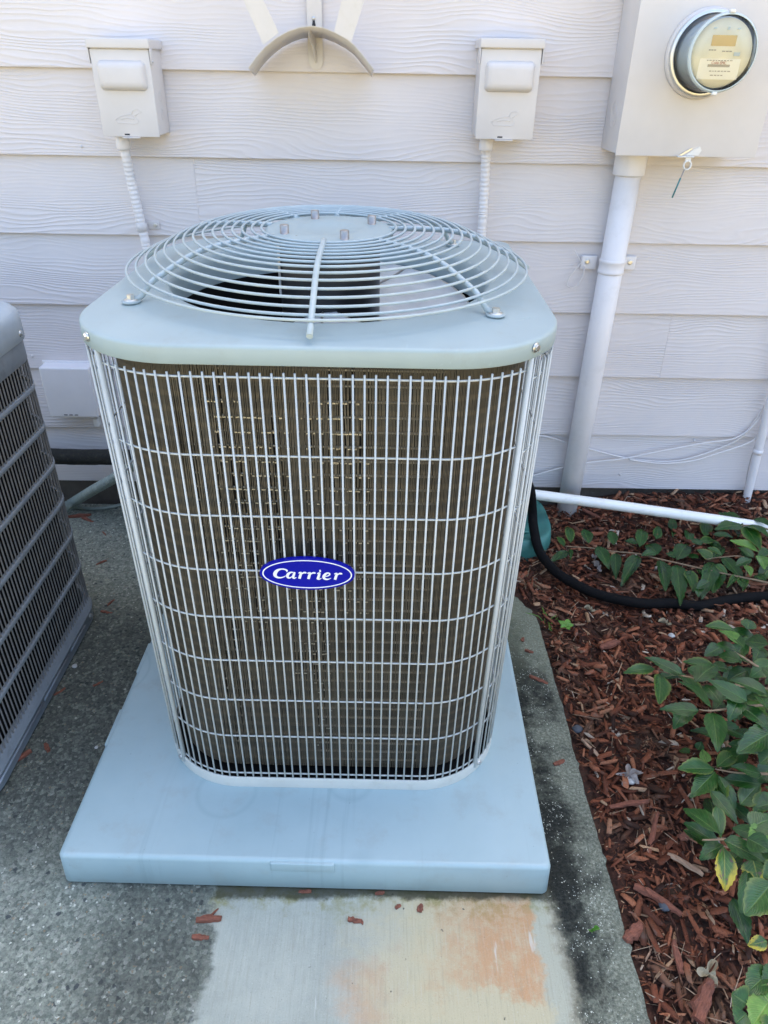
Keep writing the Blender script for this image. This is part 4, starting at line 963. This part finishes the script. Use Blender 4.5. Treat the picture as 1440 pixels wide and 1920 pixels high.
def bed_keep(x, y, L, rng):
    near_slab = (x < .585+L*.42) & (y < .40)
    corner = (x < .35+L*.4)
    dens = rng.uniform(0, 1, len(x)) < np.where(x > 1.45, .75, 1.)
    return ~near_slab & ~corner & dens & ~((y < .47) & (x < .56))
cl1, t1 = chip_cloud(25000, (.40, 2.2), (-1.0, .915), .008, .050, RNG, .020, bed_keep)
cl2, t2 = chip_cloud(36000, (.40, 2.2), (-1.0, .915), .003, .017, RNG, .022, bed_keep)
cl3, t3 = chip_cloud(6500, (.55, 2.0), (-1.0, .915), .028, .080, RNG, .026, bed_keep)
cl4, t4 = chip_cloud(1500, (.55, 2.0), (-1.0, .915), .020, .070, RNG, .030, bed_keep)
cen = cl4.mean(1, keepdims=True); cl4[:, :, 2] = cen[:, :, 2]+(cl4[:, :, 2]-cen[:, :, 2])*.5      # pale dry fibres
nar = cl4-cen; ax = nar[:, 3:4]-nar[:, 0:1]; ax /= np.linalg.norm(ax, axis=2, keepdims=True); al_ = (nar*ax).sum(2, keepdims=True)*ax; cl4 = cen+al_+(nar-al_)*.16
V = np.concatenate([cl1, cl2, cl3, cl4]); Tn = np.concatenate([t1, t2*.8, np.clip(t3*1.1, 0, .93), np.full(len(t4), 1.03)])
pale = RNG.uniform(0, 1, len(Tn)); Tn = np.where(pale < .018, .99, np.where(pale < .06, .94, np.where(Tn > 1, .965, Tn*.92)))
n = len(V); fb = [[6, 7, 8, 9, 10, 11]]; quads = [(i, (i+1) % 6, 6+(i+1) % 6, 6+i) for i in range(6)]
me = bpy.data.meshes.new('bark_mulch'); me.vertices.add(n*12); me.vertices.foreach_set('co', V.reshape(-1).astype(np.float32))
loops = np.concatenate([np.array([6, 7, 8, 9, 10, 11])]+[np.array(q) for q in quads]); tot = np.array([6]+[4]*6)
allv = (np.arange(n)[:, None]*12+loops[None]).reshape(-1); me.loops.add(len(allv)); me.loops.foreach_set('vertex_index', allv.astype(np.int32))
lt = np.tile(tot, n); ls = np.concatenate([[0], np.cumsum(lt)[:-1]]); me.polygons.add(len(lt)); me.polygons.foreach_set('loop_start', ls.astype(np.int32))
me.update(calc_edges=True); at = me.attributes.new('tone', 'FLOAT', 'FACE'); at.data.foreach_set('value', np.repeat(Tn, 7).astype(np.float32)); me.materials.append(M['mulch']); me.validate()
mulch = link('bark_mulch', me); mulch['kind'] = 'stuff'; mulch['label'] = 'red bark mulch covering the planting bed'; mulch['category'] = 'mulch'

# single chips
def chip_mesh(seed, L, Wd, T, m, jag=.12):
    rg = random.Random(seed); nseg = 7; mb = MB(); rows = []
    for i in range(nseg+1):
        t = i/nseg; w = Wd*(.55+.45*math.sin(PI*min(1, max(0, t*.9+.08))))*rg.uniform(.8, 1.12); cy = rg.gauss(0, Wd*jag*.6); zb = .002*math.sin(t*3+seed)
        x = (t-.5)*L
        rows.append([(x+rg.gauss(0, L*.012), cy-w/2, 0), (x, cy+w/2, rg.uniform(0, .15)*T), (x, cy+w*.36, T*rg.uniform(.7, 1.1)+zb), (x, cy-w*.05, T*rg.uniform(.75, 1.2)+zb), (x, cy-w*.4, T*rg.uniform(.6, 1.)+zb)])
    mb.rows(rows, smooth=False); mb.f += [(0, 1, 2, 3, 4), tuple(nseg*5+k for k in range(5))[::-1]]; mb.sm += [False, False]
    return mb.mesh('wood_chip', m)
CH = 'wood chips strewn on the concrete'
for i, (u, v, L, Wd, rz, lab, mk) in enumerate((
        (392, 1724, .046, .014, .05, 'forked red bark chip on the concrete, upper of the pair before the pad', 'chip'), (376, 1758, .030, .011, .02, 'stubby red bark chip on the concrete, lower of the pair before the pad', 'chip'),
        (667, 1727, .029, .011, -.2, 'single red bark chip on pale concrete below the middle of the pad', 'chip'), (746, 1700, .012, .008, .6, 'small dark bark crumb close to the pad, left of a redder crumb', 'chip'),
        (788, 1704, .014, .012, 1.3, 'small round red bark crumb near the orange stain', 'chip'), (572, 1672, .024, .008, 0., 'red bark chip tucked against the lower edge of the pad', 'chip'), (712, 1675, .018, .007, .1, 'dark bark chip tucked against the pad edge near the greenish concrete', 'chip'),
        (992, 1222, .024, .010, -.3, 'reddish bark chip on the mossy slab edge behind the pad corner', 'chip'), (1010, 1275, .050, .012, -.5, 'long dark bark chip lying along the mossy slab edge', 'chip'), (1048, 1430, .030, .012, .4, 'broken star-shaped bark chip on the slab edge beside the pad', 'chip'),
        (980, 1200, .014, .011, 1.2, 'round dark bark chip on the slab edge behind the pad', 'chip'),
        (195, 1000, .030, .006, -.9, 'thin twig chip on the slab between the two units, nearest the cables', 'chip'), (190, 1055, .034, .007, .7, 'curled bark strip on the dark slab midway between the two units', 'chip'), (208, 1130, .030, .006, 1.2, 'slim bark strip on the slab close to the wire grille', 'chip'),
        (200, 1148, .034, .008, -.1, 'short bark strip beside the base of the louvered unit', 'chip'), (184, 1282, .026, .007, .9, 'curved brown leaf-like bark strip on the slab left of the pad', 'chip'), (112, 1297, .030, .008, .9, 'orange bark chip against the base of the louvered unit', 'chip'),
        (88, 1402, .030, .011, -.9, 'dull bark chip on the slab left of the pad corner', 'chip'), (44, 1418, .036, .014, .9, 'red bark chip under the edge of the louvered unit', 'chip'), (150, 968, .075, .016, .2, 'clump of dark bark behind the louvered unit', 'chip'), (165, 975, .05, .012, -.5, 'crossed bark strip on the clump behind the louvered unit', 'chip'))):
    o = link('wood_chip', chip_mesh(i, L, Wd, Wd*.38, M[mk]), None, G(u, v, .001)); o.rotation_euler.z = rz; tag(o, lab, 'wood chip', CH)
frk = link('wood_chip', chip_mesh(77, .022, .004, .003, M['chip']), None, G(401, 1712, .001)); frk.rotation_euler.z = .9; tag(frk, 'sliver of bark standing off the forked chip before the pad', 'wood chip', CH)
MZ = lambda p: Vector((p.x, p.y, mulch_z(p.x, p.y)+.022))
for i, (u, v, L, Wd, rz, lab, mk) in enumerate((
        (1143, 1208, .062, .020, .35, 'broad red bark piece in the mulch above the shrub tip', 'chip'), (1245, 1690, .070, .016, -.75, 'long orange bark splinter in the mulch right of the pad corner', 'chip'), (1215, 1670, .050, .017, -.5, 'red bark splinter beside the slab edge at the pad corner', 'chip'),
        (1320, 1870, .075, .030, .9, 'large dark red bark slab near the lower right corner', 'chip'), (1272, 1790, .055, .014, 1.5, 'upright pinkish bark splinter in the lower right mulch', 'chip'), (1180, 1505, .085, .013, .1, 'long thin bark strip below the grey dead leaf', 'chip'), (1225, 1560, .10, .013, 1.1, 'curved brown root-like strip in the mulch', 'chip'),
        (1285, 1620, .070, .012, -.7, 'grey-brown weathered splinter pointing at the yellow leaf', 'chip2'), (1110, 1400, .060, .009, -.95, 'pale tan splinter by the slab edge', 'chip2'), (1105, 1000-20, .07, .014, -.9, 'long bark strip in the mulch below the white pipe', 'chip'), (1200, 985, .035, .022, .9, 'chunky bark piece below the white pipe', 'chip'), (1370, 950, .028, .02, 1.4, 'bark block leaning near the slim conduit', 'chip'),
        (1290, 1565, .05, .02, .4, 'dark bark chunk under the shrub', 'chip'), (1190, 1745, .045, .022, .6, 'stubby bark block beside the lower slab edge', 'chip'))):
    o = link('wood_chip', chip_mesh(100+i, L, Wd, Wd*.4, M[mk]), None, MZ(G(u, v, .012))); o.rotation_euler = (random.uniform(-.2, .2), random.uniform(-.12, .12), rz); tag(o, lab, 'wood chip', 'large bark pieces in the mulch bed')

def lobed_leaf(name, label, u, v, size, m, rz, lobes=5, on_mulch=True):
    pts = []; nn = 60
    for k in range(nn):
        a = 2*PI*k/nn; r_ = size*(.55+.30*math.cos(lobes*a)+.10*math.cos(2*lobes*a+1)+.12*math.cos(a)); pts.append((r_*math.cos(a), r_*math.sin(a)*.8))
    mb = MB(); rows = []
    for s in (1, .72, .42, .12): rows.append([(x*s, y*s, .006*math.sin(x*90+1)*math.cos(y*70)+.010*(s*s)*abs(math.sin(2.5*math.atan2(y, x)))) for x, y in pts])
    mb.rows(rows); mb.f.append(tuple(range(3*nn, 4*nn))); mb.sm.append(True)
    p = G(u, v, .02); p = MZ(p) if on_mulch else G(u, v, .003)
    o = link(name, mb.mesh(name, m), None, p); o.rotation_euler = (.1, -.12, rz); return tag(o, label, 'dead leaf')
lobed_leaf('dead_leaf', 'pale grey curled oak leaf lying on the mulch', 1180, 1450, .036, M['deadleaf'], .3)
lobed_leaf('dead_leaf', 'dry tan maple leaf on the mulch near the lower right corner', 1332, 1818, .030, M['tanleaf'], .9, 3)
lobed_leaf('dead_leaf', 'purplish grey dead leaf in the mulch above the hose', 1120, 1062, .030, M['deadleaf'], 1.9, 2)
lobed_leaf('dead_leaf', 'pale leaf scrap lying below the hose', 1108, 1137, .018, M['tanleaf'], 2.8, 2)
lobed_leaf('dead_leaf', 'cream dead leaf on the mulch left of the shrub top', 1248, 1170, .020, M['tanleaf'], 2.9, 2)
lobed_leaf('dead_leaf', 'bluish grey leaf scrap between hose and creeping shrub', 1115, 1048, .016, M['deadleaf'], .5, 3)
yl = lobed_leaf('fallen_leaf', 'tiny yellow-green leaf lying on the dark slab edge', 1112, 1747, .012, M['weed'], .2, 2, False)
def pebble(label, u, v, r_, m, onm=True):
    bm = bmesh.new(); bmesh.ops.create_icosphere(bm, subdivisions=2, radius=r_)
    for q in bm.verts: q.co *= 1+.25*mn.noise(q.co*(1.2/r_)+Vector((u, v, 0))); q.co.z *= .6
    p = G(u, v, .0); p = MZ(p) if onm else p+Vector((0, 0, r_*.35))
    mb = MB(); mb._keep(bm); mb.sm = [True]*len(mb.f); tag(link('pebble', mb.mesh('pebble', m), None, p), label, 'pebble', 'pebbles lying about')
pebble('pale pebble on the slab beside the louvered unit', 140, 1250, .007, M['stone'], False)
pebble('tiny white pebble near the left edge of the pad', 181, 1402, .004, M['stone'], False)
pebble('dark blue pebble in the mulch beside the lower slab edge', 1245, 1702, .012, M['bluestone'])
pebble('grey pebble below the pale oak leaf', 1180, 1470, .010, M['stone'])
pebble('dark round pebble in the mulch near the tan splinter', 1083, 1367, .012, M['bluestone'])
pebble('white pebble in the mulch above the shrub', 1255, 1205, .009, M['stone'])
pebble('grey stone at the foot of the siding under the pipe', 1175, 928, .024, M['stone'])

# ================================================================== PLANTS
def leaf_mesh(seed, m, serr=.05, curl=.12, fold=.16, shape=0.):
    rg = random.Random(seed); nl, nw = 16, 4; mb = MB(); rows = []; uv = []
    for i in range(nl+1):
        t = i/nl; w = (math.sin(PI*t**(.82+shape))**.85)*(1-.25*t) if 0 < t < 1 else 0.
        w = max(w, .012)*.5*1.12; s = (serr if i % 2 else -serr*.3)*(0 if t < .15 or t > .97 else 1)
        row = []
        for j in range(-nw//2, nw//2+1):
            u = j/(nw/2); ww = w*(1+s) if abs(u) == 1 else w
            z = fold*abs(u)*w-curl*(t-.35)**2+.02*math.sin(t*9+seed)*u*u
            row.append((u*ww, t+(.022 if abs(u) == 1 and i % 2 else 0), z))
        rows.append(row); uv.append([(.5+.5*j/(nw/2), t) for j in range(-nw//2, nw//2+1)])
    mb.rows(rows, closed=False); me = mb.mesh('leaf', m); ul = me.uv_layers.new(name='UVMap')
    flat = [p for r_ in uv for p in r_]
    for l in me.loops: ul.data[l.index].uv = flat[l.vertex_index]
    return me
LM = {k: [leaf_mesh(s+i*7, M[mk], .07, .10+.12*(i % 3), .10+.10*(i % 2), -.1+.1*i) for i in range(4)] for k, mk, s in (('d', 'leaf', 1), ('n', 'leaf_new', 2), ('y', 'leaf_old', 3), ('w', 'weed', 4))}
LI = [0]
def leaf(parent, b, t, w, kind_='d', roll=None):
    """one leaf from base b to tip t, w wide, facing up and a little to the light"""
    b, t = Vector(b), Vector(t); ey = t-b; L = ey.length; ey.normalize()
    up = Vector((random.uniform(-.25, .25), random.uniform(-.45, .05), 1)); ex = ey.cross(up).normalized(); ez = ex.cross(ey)
    LI[0] += 1; me = LM[kind_][LI[0] % 4]
    o = link('leaf', me, parent); o.matrix_local = Matrix.Translation(b-base_of(parent)) @ Matrix((ex, ey, ez)).transposed().to_4x4() @ Matrix.Diagonal((w, L, L, 1))
    return o
def branch(parent, pts, r0, r1, name='stem'):
    Q = smooth(pts, 5); n_ = len(Q); return part(name, MB().tube(Q, [r0+(r1-r0)*i/(n_-1) for i in range(n_)], 7), M['stem'], parent)

A5 = lambda x, y: (900+x*.375, 820+y*.375)
def P5(x, y, z): return G(*A5(x, y), z)
c1 = thing('creeping_shrub', 'low trailing green shrub branch lying over the mulch between pipe and hose', 'shrub', tuple(P5(1100, 660, .03)), 0, 'serrated-leaf shrubs in the bed')
branch(c1, [P5(1500, 745, .06), P5(1400, 718, .06), P5(1210, 680, .06), P5(1000, 632, .055), P5(880, 605, .05), P5(790, 582, .05), P5(665, 570, .05), P5(550, 553, .05), P5(425, 545, .05)], .0035, .0014)
branch(c1, [P5(1480, 470, .10), P5(1400, 450, .10), P5(1330, 440, .10), P5(1260, 450, .09)], .003, .0015)
branch(c1, [P5(1330, 690, .06), P5(1320, 600, .07), P5(1200, 600, .07), P5(1130, 610, .06)], .002, .0012)
L5 = '''420,545,385,490,40;455,525,440,430,55;545,530,520,455,70;440,570,350,625,62;450,560,455,605,26;585,540,645,640,72;670,540,655,465,60;678,580,680,705,60;790,590,710,728,75;800,545,815,438,70;790,530,725,515,52;880,510,895,440,55;890,585,835,525,85;885,575,812,582,50;900,608,930,758,76;985,640,1005,832,86;1040,665,1070,760,70;985,610,1040,515,90;985,600,930,578,60;960,465,965,398,55;963,500,968,468,26;1040,515,1048,452,62;1125,495,1130,418,76;1165,605,1085,560,78;1165,605,1212,528,66;1168,615,1125,768,88;1185,640,1168,772,92;1215,598,1320,722,86;1310,570,1340,642,60;1320,440,1180,445,92;1320,440,1190,372,76;1325,445,1405,556,92;1330,440,1445,486,84;1400,575,1425,662,62;1370,690,1430,712,62;1330,700,1315,768,34;1370,408,1450,436,56;1100,520,1180,508,60;1090,655,1120,700,50;1440,560,1390,600,60;1290,690,1240,740,40;1450,640,1400,700,70'''
for q in L5.split(';'):
    a, b, c, d, w = [float(k) for k in q.split(',')]; high = b < 470 and a > 1200
    h = .10 if high else .055; leaf(c1, P5(a, b, h), P5(c, d, h+random.uniform(-.012, .018)), w*.375/F*2.05*.95)
for q in '1395,570,1250,512,58;1335,640,1355,690,40;1400,590,1425,650,60'.split(';'):
    a, b, c, d, w = [float(k) for k in q.split(',')]; leaf(c1, P5(a, b, .075), P5(c, d, .085), w*.375/F*2.0*1.1, 'n')

A6 = lambda x, y: (940+x*.401, 1150+y*.401)
def P6(x, y, z): return G(*A6(x, y), z)
c2 = thing('shrub', 'bushy green shrub with glossy serrated leaves spreading in from the right edge', 'shrub', tuple(G(1560, 1420, .0)), 0, 'serrated-leaf shrubs in the bed')
root2 = G(1600, 1420, .0)
for pts, r0 in (([P6(1500, 420, .12), P6(1247, 428, .20), P6(1110, 440, .22), P6(985, 455, .225), P6(925, 450, .225)], .003), ([P6(1500, 400, .14), P6(1150, 345, .19), P6(900, 302, .20), P6(735, 268, .20)], .003), ([P6(1500, 330, .16), P6(1247, 270, .22), P6(1130, 205, .25), P6(1090, 180, .25)], .0035), ([P6(1500, 780, .08), P6(1247, 752, .14), P6(1100, 745, .15), P6(1000, 728, .15)], .003), ([P6(1500, 1080, .10), P6(1160, 1062, .17), P6(1040, 1058, .175), P6(940, 1060, .175)], .0028)):
    branch(c2, [root2]+pts, r0*1.5, .0013)
L6 = '''720,258,575,268,58,.20;742,278,742,418,82,.20;850,288,672,200,66,.21;870,255,945,295,62,.20;905,318,1012,222,88,.23;985,442,828,308,60,.24;925,455,740,445,68,.23;988,462,1015,635,88,.22;880,415,815,528,84,.19;1030,425,955,330,84,.21;1152,412,968,308,76,.25;1245,378,1070,302,76,.25;1110,428,1260,530,86,.23;1290,540,1108,648,104,.20;1100,452,1112,498,54,.19;1120,225,1010,188,66,.25;1140,160,1025,58,60,.27;1250,145,1135,128,94,.27;1150,268,1055,312,84,.21;1190,268,1130,320,84,.20;1280,225,1170,290,90,.24;1000,728,828,722,78,.15;1000,742,885,858,84,.145;1002,748,1018,925,84,.14;1010,715,1105,640,66,.16;1215,800,1035,772,74,.14;1215,752,1075,712,66,.155;1165,575,1085,535,66,.16;1235,830,1190,945,66,.12;1022,1030,852,905,78,.185;1040,1060,1248,1165,90,.18;1150,1050,1260,1110,84,.20;1040,1080,932,1140,64,.16;1270,1255,1145,1405,112,.19;1165,1000,1270,955,92,.20;880,655,832,632,42,.06;920,640,935,600,42,.06;1290,640,1210,700,90,.2;1300,880,1195,905,90,.15;1290,700,1180,790,88,.13;1300,960,1200,1010,80,.16;1060,560,1000,600,60,.12;1110,640,1180,600,60,.16;1010,400,1070,345,60,.18;1240,440,1200,360,70,.26;1300,330,1220,250,80,.26;1180,830,1120,900,60,.10;1300,1180,1230,1230,70,.17;1330,480,1260,570,90,.22;1090,690,1030,650,50,.13'''
for q in L6.split(';'):
    a, b, c, d, w, h = [float(k) for k in q.split(',')]
    leaf(c2, P6(a, b, h), P6(c, d, h+random.uniform(-.025, .018)), w*.401/F*1.66*.96)
for q in '960,700,942,632,40,.13;1130,150,1020,70,60,.265;1250,1010,1160,1040,60,.2'.split(';'):
    a, b, c, d, w, h = [float(k) for k in q.split(',')]; leaf(c2, P6(a, b, h), P6(c, d, h), w*.401/F*1.66*1.1, 'n')
for q in '1040,1088,1048,1300,68,.17;1175,1145,1205,1262,84,.16'.split(';'):
    a, b, c, d, w, h = [float(k) for k in q.split(',')]; leaf(c2, P6(a, b, h), P6(c, d, h-.03), w*.401/F*1.66*1.1, 'y')
# further sprays between the listed ones
rl2 = random.Random(9)
for i in range(44):
    v = rl2.uniform(1190, 1700); u = rl2.uniform(1330+max(0, (v-1560))*.25, 1500); h = rl2.uniform(.05, .19)
    b = G(u, v, h); a = rl2.uniform(-PI, PI); L = rl2.uniform(.055, .085); leaf(c2, b, b+Vector((L*math.cos(a), L*math.sin(a), rl2.uniform(-.022, .010))), L*rl2.uniform(.40, .52), 'n' if rl2.random() < .06 else 'd')
for i in range(16):
    u, v = rl2.uniform(1300, 1470), rl2.uniform(975, 1110); b = G(u, v, rl2.uniform(.04, .10)); a = rl2.uniform(-PI, PI); L = rl2.uniform(.04, .06)
    leaf(c1, b, b+Vector((L*math.cos(a), L*math.sin(a), rl2.uniform(-.015, .012))), L*.5)
# deeper foliage of the same shrub, towards and beyond the frame's edge
rl_ = random.Random(5)
for i in range(70):
    x = rl_.uniform(.86, 1.35); y = rl_.uniform(-.42, .10); h = rl_.uniform(.06, .26)
    a = rl_.uniform(0, 2*PI); L = rl_.uniform(.045, .075); b = Vector((x, y, h)); leaf(c2, b, b+Vector((L*math.cos(a), L*math.sin(a), rl_.uniform(-.02, .015))), L*.5)
c3 = thing('shrub', 'cluster of light and dark shrub leaves poking into the lower right corner', 'shrub', tuple(G(1520, 1900, .0)), 0, 'serrated-leaf shrubs in the bed')
branch(c3, [G(1560, 1900, 0.), G(1500, 1860, .10), G(1440, 1845, .14)], .003, .0015)
for a, b, c, d, w, k in ((1450, 1815, 1400, 1862, 36, 'd'), (1400, 1882, 1372, 1862, 40, 'd'), (1418, 1850, 1455, 1892, 40, 'n'), (1440, 1765, 1404, 1772, 20, 'y'), (1400, 1900, 1380, 1918, 30, 'd'), (1440, 1880, 1410, 1925, 40, 'n'), (1470, 1830, 1430, 1850, 40, 'd'), (1450, 1900, 1460, 1950, 40, 'd')):
    leaf(c3, G(a, b, .13), G(c, d, .13), w/F*1.5, k)
def weed(label, u, v, n_, L):
    p = MZ(G(u, v, .02)); t = thing('seedling', label, 'weed', tuple(p-Vector((0, 0, .02))), 0, 'bright green weeds in the mulch')
    branch(t, [p-Vector((0, 0, .02)), p+Vector((0, 0, .012))], .001, .0008)
    for i in range(n_):
        a = 2*PI*i/n_+u; l = L*random.uniform(.8, 1.2); leaf(t, p+Vector((0, 0, .012)), p+Vector((l*math.cos(a), l*math.sin(a), .016)), l*.62, 'w')
weed('bright green seedling on the mulch beside the slab edge', 1063, 1168, 5, .022)
weed('bright green seedling at the foot of the siding above the white pipe', 1212, 930, 6, .030)
def tuft(label, u, v, n_, L, m=M['weed']):
    p = G(u, v, .0); p.z = mulch_z(p.x, p.y); t = thing('grass_tuft', label, 'grass', tuple(p))
    for i in range(n_):
        a = random.uniform(0, 2*PI); l = L*random.uniform(.6, 1.2); q = [p+Vector((random.gauss(0, .006), random.gauss(0, .006), 0))]; q += [q[0]+Vector((.35*l*math.cos(a), .35*l*math.sin(a), l*.4)), q[0]+Vector((l*math.cos(a), l*math.sin(a), l*.45))]
        part('grass_blade', MB().tube(smooth(q, 3), [.0012]*6+[.0003], 4), m, t)
tuft('sparse tuft of green grass beside the slab edge seedling', 1030, 1162, 9, .05)
tuft('dry straw-like debris tuft at the slab corner', 985, 1090, 26, .05, M['stem'])
tuft('thin pale straw tuft in the lower right mulch', 1228, 1768, 8, .04, M['chip2'])
